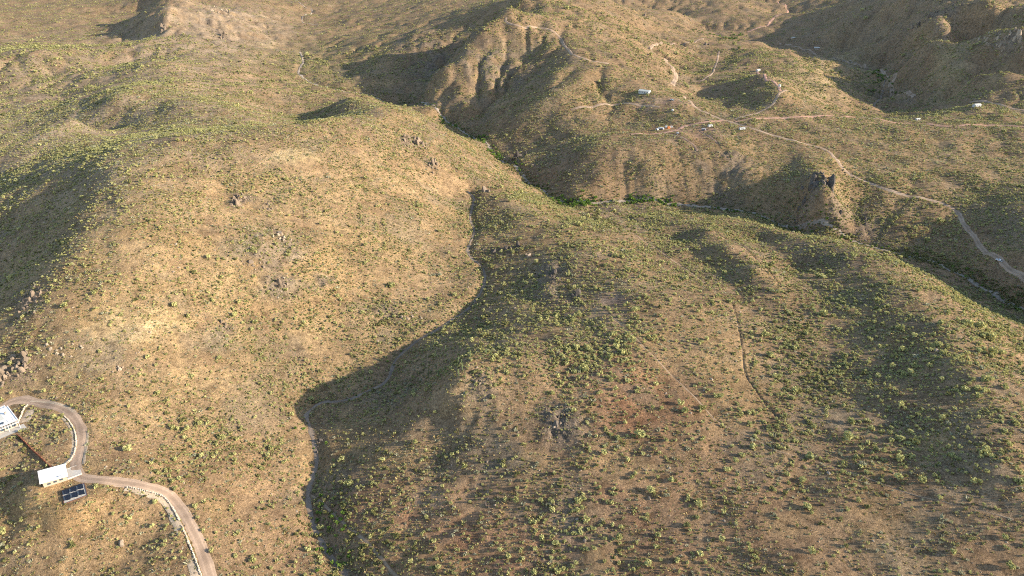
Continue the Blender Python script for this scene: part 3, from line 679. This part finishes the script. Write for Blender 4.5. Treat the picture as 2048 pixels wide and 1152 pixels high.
# the plants that show largest stand as single things, the rest as cover
SINGLE = {'palo': ('palo_verde_shrub', 300, 'shrub'), 'dark': ('dark_green_shrub', 200, 'shrub'), 'grey': ('grey_sage_shrub', 120, 'shrub'), 'lush': ('mesquite_tree', 120, 'tree')}
WORDS = {'palo': 'yellow-green rounded desert shrub', 'dark': 'dark green desert shrub', 'grey': 'pale grey-green sage shrub', 'lush': 'bright green mesquite tree'}
ZONES = [  # pixel polygon boxes: x0, x1, y0, y1, words
 (0,180,770,1010,'close to the white-roofed house and garage'),(0,260,1010,1200,'on the slope below the solar panels'),(180,450,780,980,'on the open slope above the driveway'),(180,450,980,1200,'near the lower driveway'),
 (450,600,700,1200,'on the slope between driveway and dry wash'),(600,760,930,1200,'in the red soil by the lower dry wash'),(760,1000,930,1200,'on the red ground right of the lower wash'),(1000,1300,930,1200,'on the bottom centre plain'),
 (1300,1650,930,1200,'on the sparse brown plain'),(1650,2100,930,1200,'in the bottom right corner plain'),(600,1000,600,930,'on the dark ridge beside the dry wash'),(1000,1300,700,930,'on the rocky ridge left of the foot trail'),(1300,1650,600,930,'on the pale flat between foot trail and gully'),(1650,2100,500,930,'on the broad right-hand spur'),
 (0,600,300,780,'on the golden western hillside')]
def zone(px, py):
    for x0, x1, y0, y1, w in ZONES:
        if x0 <= px < x1 and y0 <= py < y1:
            return w + ', ' + ('upper', 'middle', 'lower')[min(2, int(3*(py-y0)/(min(y1, 1152)-y0)))] + ' ' + ('left', 'centre', 'right')[min(2, int(3*(px-x0)/(min(x1, 2048)-x0)))]
    if 380 < py < 425 and 1050 < px < 1240: return 'at the wash junction below the canyon'
    if py < 420 and px > 1200: return ('along the wash below the dirt road, right distance' if py > 250 and px > 1450 else 'along the wash right of the canyon mouth' if py > 250 else 'along the far canyon road in the right distance')
    if py < 330 and px < 1200: return ('high up the canyon wash in the distance' if py < 230 else 'low in the canyon wash in the distance')
    return ('beside the small wash in the valley centre' if px < 1050 else 'on the middle ridge between the washes' if px < 1250 else 'on the gullied hillock right of the middle ridge' if px < 1600 else 'beside the wash near the right edge')
names = {'palo': ('yellow_green_shrubs', 'yellow-green shrubs dotted over all the hills', 'shrubs'), 'dark': ('dark_green_shrubs', 'small dark green shrubs dotted over the hills', 'shrubs'), 'grey': ('grey_sage', 'grey-green sage bushes dotted over the hills', 'shrubs'),
         'clump': ('distant_brush', 'mixed desert brush covering the distant slopes', 'brush'), 'lush': ('wash_trees', 'green trees crowded along the distant washes', 'trees'), 'dry': ('dry_grass', 'tufts of straw-coloured dry grass across the slopes', 'grass'), 'bursage': ('low_brush', 'low grey-green brush between the shrubs', 'brush'), 'stone': ('loose_stones', 'loose stones scattered below the outcrops', 'stones')}
for kind, lst in COVER.items():
    pts = np.vstack(lst); z = height0(pts[:,0], pts[:,1]); ok = in_view(pts[:,0], pts[:,1], z); pts = pts[ok]; z = z[ok]
    if kind in SINGLE:
        nm, cnt, cat = SINGLE[kind]; px, py, d = project(pts[:,0], pts[:,1], z)
        sc = pts[:,2]/d * ((px > 5) & (px < 2043) & (py > 5) & (py < 1147)); order = np.argsort(-sc); top, rest = order[:cnt], order[cnt:]
        zz = ground_z(pts[top,0], pts[top,1])
        for k, i in enumerate(top):
            me = KINDS[kind][random.randrange(len(KINDS[kind]))]; w = zone(px[i], py[i])
            o = link(nm, me, label=('large ' if pts[i,2] > 1.2 else 'small ' if pts[i,2] < .8 else '') + WORDS[kind] + ' ' + w, category=cat, group=WORDS[kind] + 's ' + w)
            s = pts[i,2]; o.location = (pts[i,0], pts[i,1], zz[k]-.05*s); o.scale = (s*random.uniform(.85,1.2), s*random.uniform(.85,1.2), s*random.uniform(.8,1.25)); o.rotation_euler = (0, 0, random.uniform(0, 6.28))
        pts = pts[rest]
    cover(names[kind][0], kind, pts, names[kind][1], names[kind][2])
# ------------------------------------------------------------------ rock outcrops
ROCKS = {m: [facet_rock('boulder', 300+i+50*k, m, 1, .75+.1*(i % 3), 1.0+.35*(i % 4), 11) for i in range(8)] for k, m in enumerate(('rock', 'dark_rock', 'tan_rock'))}
def gz1(x, y): return float(ground_z([x], [y])[0])
def outcrop(px, py, wpx, hpx, n, mat, size, label, tall=1.0, seed=0):
    r = random.Random(seed or int(px*7+py)); q = hit(px, py)[0]; d = float(np.linalg.norm([q[0], q[1], CAM_Z]))
    w = wpx*d/FPX/2; h = hpx*d/FPX/max(.25, CAM_Z/d)/2
    e = link('rock_outcrop', None, label=label, category='rock outcrop', group='rock outcrops on the hillsides'); e.location = (q[0], q[1], gz1(*q))
    for k in range(n):
        a = r.uniform(0, 6.28); f = math.sqrt(r.random()); x = q[0] + w*f*math.cos(a); y = q[1] + h*f*math.sin(a)
        s = .85*size*math.exp(r.gauss(0, .4))*(1.15 - .5*f); n_up = .8
        o = link('boulder', ROCKS[mat][r.randrange(8)], parent=e); o.location = (x - q[0], y - q[1], gz1(x, y) - s*.4 - e.location.z)
        o.scale = (s*r.uniform(.8,1.2), s*r.uniform(.8,1.2), s*(1+.55*(tall-1))*r.uniform(.7,1.2)); o.rotation_euler = (r.uniform(-.25,.25), r.uniform(-.25,.25), r.uniform(0, 6.28))
outcrop(1635,366,62,20,46,'dark_rock',3.3,'large dark columned rock outcrop on the small shaded hill beside the dirt road',1.35)
outcrop(1690,352,40,14,12,'dark_rock',1.6,'low dark rocks right of the large columned outcrop, near the road')
outcrop(1600,420,60,20,16,'dark_rock',1.4,'scattered grey boulders below the large columned outcrop')
outcrop(1700,440,80,26,24,'dark_rock',1.6,'grey boulder field on the slope below the dirt road bend')
outcrop(832,286,54,18,34,'rock',2.1,'brown cliff of upright rock fins on the western hill above the canyon',2.0)
outcrop(868,334,26,14,12,'rock',1.9,'small rock fins just below the brown cliff on the western hill',1.6)
outcrop(478,405,28,22,22,'rock',1.6,'dark rock crag high on the golden western hill, left one of two',1.8)
outcrop(540,412,24,14,10,'rock',1.6,'rock crag high on the golden western hill, right one of two',1.6)
outcrop(556,472,50,14,16,'tan_rock',1.4,'pale streaked ledge of rock in the middle of the western hill',1.3)
outcrop(508,522,44,16,16,'rock',1.3,'broken grey ledge on the western hill below the pale streaked ledge')
outcrop(556,570,44,18,16,'rock',1.2,'brown rubble knob on the western hill, lowest of three ledges')
outcrop(62,605,44,34,40,'rock',1.3,'grey cliff on the left end of the western ridge',1.5)
outcrop(12,742,26,34,30,'rock',1.5,'pale crag at the left frame edge above the house',1.6)
outcrop(45,730,20,30,26,'rock',1.4,'pale fin of rock beside the crag above the house',1.6)
outcrop(120,700,70,18,16,'tan_rock',1.1,'pale weathered ledge on the slope above the driveway loop')
outcrop(240,742,26,10,8,'tan_rock',.9,'small pale stones on the slope above the driveway')
outcrop(450,645,24,16,10,'rock',1.2,'dark stony hollow on the lower western hill')
outcrop(820,632,44,16,16,'tan_rock',1.2,'pale broken bank above the dry wash bend')
outcrop(240,1085,10,12,5,'tan_rock',1.3,'reddish boulder on the slope near the bottom left')
outcrop(1010,500,90,7,26,'dark_rock',1.8,'dark curved cliff band above the dry wash',1.6)
outcrop(1055,512,10,10,6,'tan_rock',1.8,'pale end of the dark curved cliff band',1.6)
outcrop(1110,555,16,34,16,'dark_rock',1.6,'dark rocks down the west side of the middle ridge')
outcrop(1152,590,24,16,12,'dark_rock',1.6,'dark boulders left of the pale clearing')
outcrop(958,765,26,16,10,'rock',1.2,'small rock knob on the near ridge top')
outcrop(1120,848,44,30,20,'dark_rock',.8,'dark stones spread on the near ridge')
outcrop(975,1010,12,26,12,'dark_rock',.9,'dark stony gully on the bottom plain')
outcrop(640,880,12,36,14,'dark_rock',1.0,'dark bank of rocks beside the lower dry wash')
outcrop(1040,316,36,14,20,'dark_rock',2.6,'dark crag standing over the canyon wash',1.5)
outcrop(1070,345,26,16,12,'rock',2.2,'brown rocks below the crag on the canyon side')
outcrop(965,384,40,8,14,'rock',2.0,'brown ledge at the head of the small wash')
outcrop(446,76,22,14,18,'rock',3.0,'shadowed cliff notch on the far left peak',1.6)
outcrop(440,28,44,18,26,'tan_rock',2.4,'pale rock ribs high on the far left peak',1.6)
outcrop(330,50,10,10,6,'rock',3.5,'dark crag on the shoulder of the far left peak',1.5)
outcrop(1845,45,26,30,34,'rock',2.6,'pale cliff ribs on the far right mountain',2.0)
outcrop(1890,22,70,18,40,'dark_rock',3.0,'dark summit cliffs of the far right mountain',1.6)
outcrop(1985,84,26,20,34,'tan_rock',2.4,'pale crag on the right edge mountain, left of two',1.7)
outcrop(2030,76,24,18,34,'tan_rock',2.4,'pale crag at the right frame edge high up',1.7)
outcrop(1290,35,12,8,8,'rock',3.5,'rock knob on the ridge of the middle hill')
outcrop(1615,95,12,8,8,'rock',3.0,'pointed rock beside the canyon road')
outcrop(1410,90,14,6,8,'dark_rock',3.0,'dark crag at the end of the ridge road')

# ------------------------------------------------------------------ buildings
def simple(name, c, rough=.6, spec=.3, var=.12, scale=1.5):
    n = N(name, rough, spec); f = n.tex(scale, 4, .6)
    n.color(n.mix(f, tuple(np.array(c)*(1-var)), tuple(np.minimum(np.array(c)*(1+var), .95)))); return n.m
MAT['roof'] = simple('white_roof_coating', (.80,.78,.73), .7, .2, .06, .5); MAT['roof_old'] = simple('weathered_roof_membrane', (.60,.58,.50), .8, .2, .12, .6)
MAT['stucco'] = simple('tan_stucco', (.42,.33,.25), .9, .1); MAT['white_wall'] = simple('white_painted_wall', (.56,.55,.52), .7, .2, .12)
MAT['glass'] = simple('window_glass', (.05,.07,.09), .08, .6, .05); MAT['rust'] = simple('rusted_steel', (.24,.085,.045), .8, .2, .35, .8)
MAT['concrete'] = simple('concrete', (.50,.46,.40), .9, .1, .1, .8); MAT['panel'] = simple('solar_cell', (.010,.012,.020), .35, .3, .1, 3)
MAT['metal'] = simple('galvanised_metal', (.45,.46,.47), .45, .5, .08); MAT['brown_frame'] = simple('brown_timber', (.16,.085,.06), .85, .15, .2)
MAT['stone_wall'] = simple('pale_stone_wall', (.48,.40,.31), .95, .1, .3, 2.0); MAT['orange'] = simple('orange_paint', (.75,.24,.06), .6, .3); MAT['blue'] = simple('pale_blue_paint', (.35,.50,.60), .5, .4)
MAT['car'] = simple('white_car_paint', (.80,.80,.80), .25, .5, .03); MAT['tyre'] = simple('tyre_rubber', (.02,.02,.02), .9, .1); MAT['door'] = simple('dark_door', (.13,.10,.08), .7, .2)
def box_bm(bm, x0, x1, y0, y1, z0, z1, rot=None):
    r = bmesh.ops.create_cube(bm, size=1); vs = r['verts']
    for v in vs: v.co = Vector((x0 + (v.co.x+.5)*(x1-x0), y0 + (v.co.y+.5)*(y1-y0), z0 + (v.co.z+.5)*(z1-z0)))
    return vs
def part(name, parent, mat, *boxes, bevel=0):
    bm = bmesh.new()
    for b in boxes: box_bm(bm, *b)
    if bevel: bmesh.ops.bevel(bm, geom=bm.edges[:], offset=bevel, segments=2, affect='EDGES', profile=.6)
    me = bpy.data.meshes.new(name); bm.to_mesh(me); bm.free(); me.materials.append(MAT[mat]); return link(name, me, parent=parent)
def thing(name, px, py, rot, label, category, dz=0, group=None, at=None):
    if at is None: q = hit(px, py)[0]; at = (q[0], q[1], gz1(*q))
    e = link(name, None, label=label, category=category, group=group); e.location = (at[0], at[1], at[2]+dz); e.rotation_euler = (0, 0, rot); return e
# house at the left edge: flat white roof, pergola along the south-east side
h = thing('house', 0, 0, R(48), 'white flat-roofed house with slatted pergola at the left frame edge', 'house', at=HOUSE)
L, Wd = 6.6, 9.0        # long axis local x runs up-right, local y runs away to the upper left
part('wall', h, 'stucco', (-L+.6, L-.6, -3.6, Wd*1.2-.6, -1.5, 3.3))
part('roof', h, 'roof', (-L, L, -4.2, Wd*1.2, 3.303, 3.62), (-L-.1, -L+.25, -4.3, Wd*1.2+.1, 3.62, 3.85), (L-.25, L+.1, -4.3, Wd*1.2+.1, 3.62, 3.85))
part('roof', h, 'roof_old', (-5.6, 2.6, .2, 6.6, 3.623, 3.70))
part('roof', h, 'roof', (-2.5, 6.0, Wd*1.2+.002, Wd*1.2+3.0, 2.6, 2.95))
for k in range(13): part('pergola_slat', h, 'concrete', (-L+.3+k*1.02, -L+.95+k*1.02, -6.0, -4.31, 3.35, 3.5))
part('pergola_beam', h, 'metal', (-L, L, -6.1, -5.9, 3.1, 3.346))
for k in (-1, -.33, .33, 1): part('pergola_post', h, 'metal', (k*6.2-.1, k*6.2+.1, -6.09, -5.91, -1.5, 3.097))
for k in range(5): part('window', h, 'glass', (-5.4+k*2.3, -3.7+k*2.3, -3.66, -3.55, .6, 2.6))
part('terrace', h, 'concrete', (-L-1.5, L+1.5, -8.0, -3.602, -1.4, .02))
part('chimney', h, 'stucco', (3.8, 4.6, 4.0, 4.8, 3.625, 4.7))
for k in range(6): part('roof_seam', h, 'metal', (-5.4+k*2.1, -5.34+k*2.1, -4.1, -.1, 3.622, 3.68))
for k in range(3): part('roof_vent', h, 'metal', (-4.6+k*3.4, -4.2+k*3.4, 7.6, 8.0, 3.622, 4.05))
part('skylight', h, 'glass', (.2, 1.6, -3.0, -1.6, 3.685, 3.80))
t = thing('water_tank', 17.5, 831, 0, 'small white water tank behind the house roof', 'tank')
def cyl(name, parent, mat, r0, r1, z0, z1, seg=16, loc=(0,0)):
    bm = bmesh.new(); bmesh.ops.create_cone(bm, cap_ends=True, segments=seg, radius1=r0, radius2=r1, depth=z1-z0)
    for v in bm.verts: v.co += Vector((loc[0], loc[1], (z0+z1)/2))
    me = bpy.data.meshes.new(name); bm.to_mesh(me); bm.free(); me.materials.append(MAT[mat]); return link(name, me, parent=parent)
cyl('tank_body', t, 'white_wall', 1.1, 1.1, -.3, 2.0); cyl('tank_lid', t, 'white_wall', 1.12, .4, 2.003, 2.35); cyl('hatch', t, 'metal', .25, .25, 2.353, 2.45, 10)
# garage
g = thing('garage', 0, 0, R(36), 'white-roofed garage beside the driveway junction', 'garage', at=GARAGE, dz=-.7)
part('wall', g, 'stucco', (-4.2, 4.2, -3.4, 3.6, -1.5, 2.8))
bm = bmesh.new(); vs = box_bm(bm, -4.9, 4.9, -4.7, 4.6, 3.2, 3.5)
for v in vs: v.co.z += .10*(4.9-v.co.x) - .35
me = bpy.data.meshes.new('roof'); bm.to_mesh(me); bm.free(); me.materials.append(MAT['roof']); link('roof', me, parent=g)
for k in (-1, 1): part('garage_door', g, 'door', (4.2, 4.28, k*1.75-1.45, k*1.75+1.45, .05, 2.3))
for k in range(3): part('window', g, 'glass', (-2.8+k*2.2, -1.6+k*2.2, -3.47, -3.4, 1.2, 2.0))
for k in range(9):
    o = part('roof_seam', g, 'metal', (-4.85, 4.85, -4.3+k*1.07, -4.25+k*1.07, -.02, .05)); o.location = (0, 0, 3.66); o.rotation_euler = (0, math.atan(.10), 0)
part('side_door', g, 'door', (-4.27, -4.2, -1.0, .0, .05, 2.1))
part('vent', g, 'metal', (1.8, 2.1, -4.0, -3.7, 3.2, 4.0)); part('vent', g, 'metal', (2.8, 3.05, -4.1, -3.85, 3.2, 3.9))
part('fascia', g, 'roof', (-5.0, -4.903, -4.7, 4.6, 3.6, 4.15))
p = thing('concrete_apron', 0, 0, R(36), 'pale concrete apron between the garage and the driveway', 'apron', at=GARAGE)
part('slab', p, 'concrete', (4.3, 9.6, -3.0, 3.6, -.8, .06)); part('kerb', p, 'concrete', (4.3, 9.6, 3.603, 3.85, -.8, .2)); part('kerb', p, 'concrete', (4.3, 9.6, -3.25, -3.003, -.8, .2))
# rusted wall between house and garage
a, b = hit([36, 105], [874, 938]); v = b - a; ln = float(np.linalg.norm(v)); rz = math.atan2(v[1], v[0])
w = link('rusted_wall', None, label='long rust-red steel wall running between house and garage', category='wall'); w.location = (a[0], a[1], gz1(*a)); w.rotation_euler = (0, 0, rz)
ns = 14
for k in range(ns):
    x0 = ln*k/ns; m = a + v*(k+.5)/ns; z = gz1(*m) - w.location.z
    part('wall_panel', w, 'rust', (x0+.04, x0+ln/ns-.04, -.16, .16, z-.8, z+1.25)); part('post', w, 'brown_frame', (x0-.036, x0+.036, -.2, .2, z-.8, z+1.4))
# solar array
rs = R(36)
e = thing('solar_array', 0, 0, rs, 'ground-mounted array of dark blue solar panels in a brown frame below the garage', 'solar array', at=SOLAR)
for k in (-1, 1):
    part('rail', e, 'brown_frame', (-4.9, 4.9, k*5.2-.16, k*5.2+.16, -.6, .34)); part('rail', e, 'brown_frame', (k*4.9-.16, k*4.9+.16, -5.03, 5.03, -.6, .342))
e.scale = (.85, .85, .85); part('platform', e, 'concrete', (-4.73, 4.73, -5.03, 5.03, -.6, .12))
for i in range(3):
    for j in range(2):
        s = link('solar_panel', None, parent=e); s.location = ((i-1)*3.0, (j-.5)*4.8, .95); s.rotation_euler = (0, R(12), 0); s.scale = (.92, .92, 1)
        part('panel_frame', s, 'metal', (-1.34, 1.34, -2.17, 2.17, -.10, -.034))
        for a_ in range(2):
            for b_ in range(4): part('module', s, 'panel', (-1.30+a_*1.31, -.02+a_*1.31, -2.12+b_*1.07, -1.08+b_*1.07, -.03, .03))
        for k in (-1, 1): part('leg', e, 'metal', ((i-1)*3.0-.05, (i-1)*3.0+.05, (j-.5)*4.8+k*1.6-.05, (j-.5)*4.8+k*1.6+.05, .12, .86))
# stone walls along the drive: courses of single stones
STONES = [facet_rock('stone', 500+i, 'stone_wall', 1, .7, .75, 8, 1) for i in range(6)]
def stone_wall(px, label, size=.42, step=.55, rows=2):
    pts = resample(hit([p_[0] for p_ in px], [p_[1] for p_ in px]), step); r = random.Random(len(px)*31+int(px[0][0]))
    zs = ground_z(pts[:,0], pts[:,1]); e = link('stone_wall', None, label=label, category='wall', group='stone walls by the drive'); e.location = (pts[0,0], pts[0,1], zs[0])
    pts = pts[:140]
    for k, (x, y) in enumerate(pts):
        for c in range(rows):
            o = link('stone', STONES[r.randrange(6)], parent=e); s = size*r.uniform(.75,1.3)
            o.location = (x-pts[0,0]+r.uniform(-.12,.12), y-pts[0,1]+r.uniform(-.12,.12), zs[k]-zs[0]+.12+c*size*.95); o.scale = (s, s, s); o.rotation_euler = (r.uniform(-.3,.3), r.uniform(-.3,.3), r.uniform(0,6.28))
stone_wall([(128,832),(140,845),(149,862),(152,882),(149,900),(141,915),(128,928),(117,935)], 'curved pale stone retaining wall inside the driveway loop')
stone_wall([(55,809),(48,816),(43,828),(37,842)], 'short pale stone wall between the driveway loop and the house', .5)
stone_wall([(255,974),(300,984),(328,994),(345,1015),(358,1040)], 'upper stretch of pale rubble edging below the lower driveway', .5, .8)
stone_wall([(364,1052),(376,1082),(388,1112),(402,1150)], 'lower stretch of pale rubble edging below the lower driveway', .5, .7)
# pale rubble banks beside the drive
def bank(px, half, nm='rubble_bank'):
    pl = resample(hit([p_[0] for p_ in px], [p_[1] for p_ in px]), 3.0); strip(nm, pl, half, 'pale_rock', .2)
bank([(250,976),(296,987),(325,998),(341,1020),(355,1050),(367,1085),(380,1120),(398,1165)], 1.5); bank([(126,836),(138,850),(146,866),(148,886),(145,904),(136,918),(122,930)], .8)
bank([(60,800),(95,803),(130,812),(158,830)], .7); bank([(175,862),(173,890),(166,915),(166,935)], .6)
bank([(62,818),(55,830),(47,845)], 2.2, 'graded_path')

# ------------------------------------------------------------------ far buildings, trailers and vehicles
def shed(px, py, rot, lx, ly, hz, label, roof='roof_old', wall='white_wall', name='house', cat='house'):
    e = thing(name, px, py, rot, label, cat, dz=-.1); x, y = lx/2, ly/2
    part('wall', e, wall, (-x, x, -y, y, -1.2, hz))
    bm = bmesh.new(); o = .35
    vv = [bm.verts.new(c) for c in ((-x-o,-y-o,hz-.05),(x+o,-y-o,hz-.05),(x+o,y+o,hz-.05),(-x-o,y+o,hz-.05),(-x-o,0,hz+ly*.2),(x+o,0,hz+ly*.2))]
    for f in ((0,1,5,4),(2,3,4,5),(0,4,3),(1,2,5),(3,2,1,0)): bm.faces.new([vv[i] for i in f])
    me = bpy.data.meshes.new('roof'); bm.to_mesh(me); bm.free(); me.materials.append(MAT[roof]); link('roof', me, parent=e)
    n = max(1, int(lx/3.2))
    for k in range(n):
        c = -x + (k+.5)*lx/n
        if k == n//2: part('door', e, 'door', (c-.5, c+.5, -y-.06, -y, 0, 2.1))
        else: part('window', e, 'glass', (c-.6, c+.6, -y-.06, -y, .9, 2.1))
    return e
def trailer(px, py, rot, ln, label, mat='white_wall', h=2.7):
    ln *= .8; h *= .9; e = thing('camper_trailer', px, py, rot, label, 'trailer', group='trailers parked on the graded pads'); x = ln/2
    part('body', e, mat, (-x, x, -1.2, 1.2, .55, h), bevel=.25)
    part('roof_vent', e, 'metal', (-x*.4, -x*.4+.7, -.35, .35, h, h+.25)); part('door', e, 'door', (x*.3, x*.3+.7, -1.26, -1.2, .7, 2.3))
    for k in (-.5, 0): part('window', e, 'glass', (x*k-.55, x*k+.35, -1.26, -1.2, 1.4, 2.1))
    for sx in (-.12, .12):
        for sy in (-1, 1):
            o = cyl('wheel', e, 'tyre', .36, .36, -.12, .12, 12); o.location = (sx*ln, sy*1.06, .36); o.rotation_euler = (R(90), 0, 0)
    part('hitch', e, 'metal', (x, x+1.2, -.08, .08, .5, .62)); return e
def car(px, py, rot, label, mat='car', pickup=True, dz=.1, name='pickup_truck', cat='car'):
    e = thing(name, px, py, rot, label, cat, dz=dz)
    bm = bmesh.new()
    prof = [(-2.6,.45),(2.6,.45),(2.65,.8),(2.5,1.02),(1.25,1.12),(.55,1.78),(-.95,1.82),(-1.25,1.15),(-2.6,1.1)] if pickup else [(-2.3,.45),(2.3,.45),(2.35,.8),(2.2,1.0),(1.1,1.12),(.4,1.75),(-1.9,1.78),(-2.3,1.1)]
    l = [bm.verts.new((x, -.95, z)) for x, z in prof]; r_ = [bm.verts.new((x, .95, z)) for x, z in prof]; n = len(prof)
    for vs_ in (l, r_):
        for v_ in vs_:
            if v_.co.z > 1.5: v_.co.y *= .82
    bm.faces.new(l); bm.faces.new(r_[::-1])
    for i in range(n): bm.faces.new((l[i], r_[i], r_[(i+1) % n], l[(i+1) % n]))
    bmesh.ops.recalc_face_normals(bm, faces=bm.faces[:]); bmesh.ops.bevel(bm, geom=bm.edges[:], offset=.06, segments=2, affect='EDGES')
    me = bpy.data.meshes.new('body'); bm.to_mesh(me); bm.free(); me.materials.append(MAT[mat]); link('body', me, parent=e)
    part('side_window', e, 'glass', (-.8, .6, -.93, -.85, 1.22, 1.62)); part('side_window', e, 'glass', (-.8, .6, .85, .93, 1.22, 1.62))
    o = part('windscreen', e, 'glass', (-.5, .5, -.75, .75, -.02, .02)); o.location = (.93, 0, 1.47); o.rotation_euler = (0, R(44), 0); o.scale = (.85, 1, 1)
    if pickup: part('bed', e, 'tyre', (-2.45, -1.4, -.78, .78, 1.08, 1.17))
    for sx in (-1.6, 1.6):
        for sy in (-.88, .88):
            o = cyl('wheel', e, 'tyre', .4, .4, -.13, .13, 14); o.location = (sx, sy, .4); o.rotation_euler = (R(90), 0, 0)
    for sy in (-.7, .7): part('headlight', e, 'metal', (2.58, 2.66, sy-.18, sy+.18, .72, .88))
    return e
car(1998,521, R(118), 'white pickup truck driving on the dirt road at the right edge')
car(1344,201, R(150), 'pale blue pickup parked on the graded pad below the white building', 'blue')
shed(1289,186, R(-35), 15, 7, 3.2, 'long white building on the hilltop pad at the end of the ridge')
shed(1953,213, R(12), 9, 6, 3.0, 'white-roofed house on the far knoll at the right')
shed(1835,241, R(8), 5, 3.5, 2.4, 'small pale-roofed shed beside the red dirt road', name='shed', cat='shed')
shed(1586,77, R(20), 10, 6, 3.0, 'tiny pale house in the far canyon', wall='stucco'); shed(1633,98, R(-20), 12, 7, 3.4, 'tan house beside the far canyon road', wall='stucco', roof='roof_old')
shed(1516,142, R(25), 6, 5, 2.6, 'small white shed at the top of the red track', name='shed', cat='shed')
trailer(1345,223, R(70), 6, 'single white trailer below the pale blue pickup')
trailer(1322,259, R(-35), 8.5, 'largest white trailer in the cluster at the end of the red road'); trailer(1314,261, R(-60), 4.2, 'leftmost small trailer in the cluster at the end of the red road'); trailer(1332,256, R(75), 6, 'white trailer between the largest trailer and the orange shed')
trailer(1342,256, R(10), 4.5, 'rightmost small trailer in the cluster, beside the orange shed'); shed(1337,257, R(15), 3, 2.4, 2.0, 'small orange shed among the white trailers', roof='orange', wall='orange', name='shed', cat='shed')
trailer(1420,254, R(20), 7, 'white trailer on the graded yard left of the road junction', h=3.0); trailer(1484,260, R(15), 9, 'white trailer close to the main dirt road', h=3.0); trailer(1407,261, R(-20), 6, 'grey trailer on the graded yard beside scrap', 'metal')
trailer(1355,268, R(80), 3.2, 'little white trailer apart below the cluster')
t = thing('water_tank', 1559, 173, 0, 'white round water tank at the bottom of the red track', 'tank'); cyl('tank_body', t, 'white_wall', 1.8, 1.8, -.5, 2.6, 18); cyl('tank_lid', t, 'white_wall', 1.82, .5, 2.603, 3.2, 18)
# saguaros on the middle ridge
def saguaro_mesh(seed):
    r = random.Random(seed); bm = bmesh.new()
    def tube(path, rad):
        prev = None
        for k, (p_, ra) in enumerate(zip(path, rad)):
            ring = []
            for j in range(12):
                a = 2*math.pi*j/12; q = ra*(1 if j % 2 else .8); ring.append(bm.verts.new((p_[0]+q*math.cos(a), p_[1]+q*math.sin(a), p_[2])))
            if prev:
                for j in range(12): bm.faces.new((prev[j], prev[(j+1) % 12], ring[(j+1) % 12], ring[j]))
            prev = ring
        bm.faces.new(prev)
    h = r.uniform(2.8, 4.6); tube([(0,0,-.3),(0,0,h*.5),(0,0,h*.9),(0,0,h)], [.18,.22,.19,.06])
    for k in range(r.randrange(0, 3)):
        a = r.uniform(0, 6.28); z = h*r.uniform(.4,.6); c, s = math.cos(a), math.sin(a)
        tube([(.2*c,.2*s,z),(.55*c,.55*s,z+.12),(.8*c,.8*s,z+.45),(.82*c,.82*s,z+r.uniform(1.0,1.8))], [.13,.15,.16,.06])
    me = bpy.data.meshes.new('saguaro_cactus'); bm.to_mesh(me); bm.free(); me.materials.append(MAT['cactus']); return me
SAG = [saguaro_mesh(i) for i in range(5)]
for k in range(34):
    px, py = ((random.uniform(850, 1010), random.uniform(690, 760)) if k < 18 else (random.uniform(560, 700), random.uniform(180, 240)) if k < 24 else (random.uniform(1050, 1250), random.uniform(430, 560)))
    w = 'on the crest of the near ridge above the dry wash' if k < 18 else ('in the shaded hollow behind the western hill' if k < 24 else 'on the middle ridge between the washes')
    q = hit(px, py)[0]; o = link('saguaro_cactus', SAG[k % 5], label='tall green column cactus ' + w, category='cactus', group='column cacti ' + w); o.location = (q[0], q[1], gz1(*q)); o.rotation_euler = (0, 0, random.uniform(0, 6.28))
# ------------------------------------------------------------------ air
bm = bmesh.new(); box_bm(bm, -7000, 7000, -300, 7000, -60, 262)
me = bpy.data.meshes.new('haze'); bm.to_mesh(me); bm.free()
m = bpy.data.materials.new('haze'); m.use_nodes = True; t = m.node_tree; t.nodes.clear()
o = t.nodes.new('ShaderNodeOutputMaterial'); v = t.nodes.new('ShaderNodeVolumePrincipled')
v.inputs['Color'].default_value = (.86,.90,.96,1); v.inputs['Density'].default_value = .000006; v.inputs['Anisotropy'].default_value = .2
t.links.new(v.outputs[0], o.inputs['Volume']); me.materials.append(m); link('haze', me, kind='stuff')
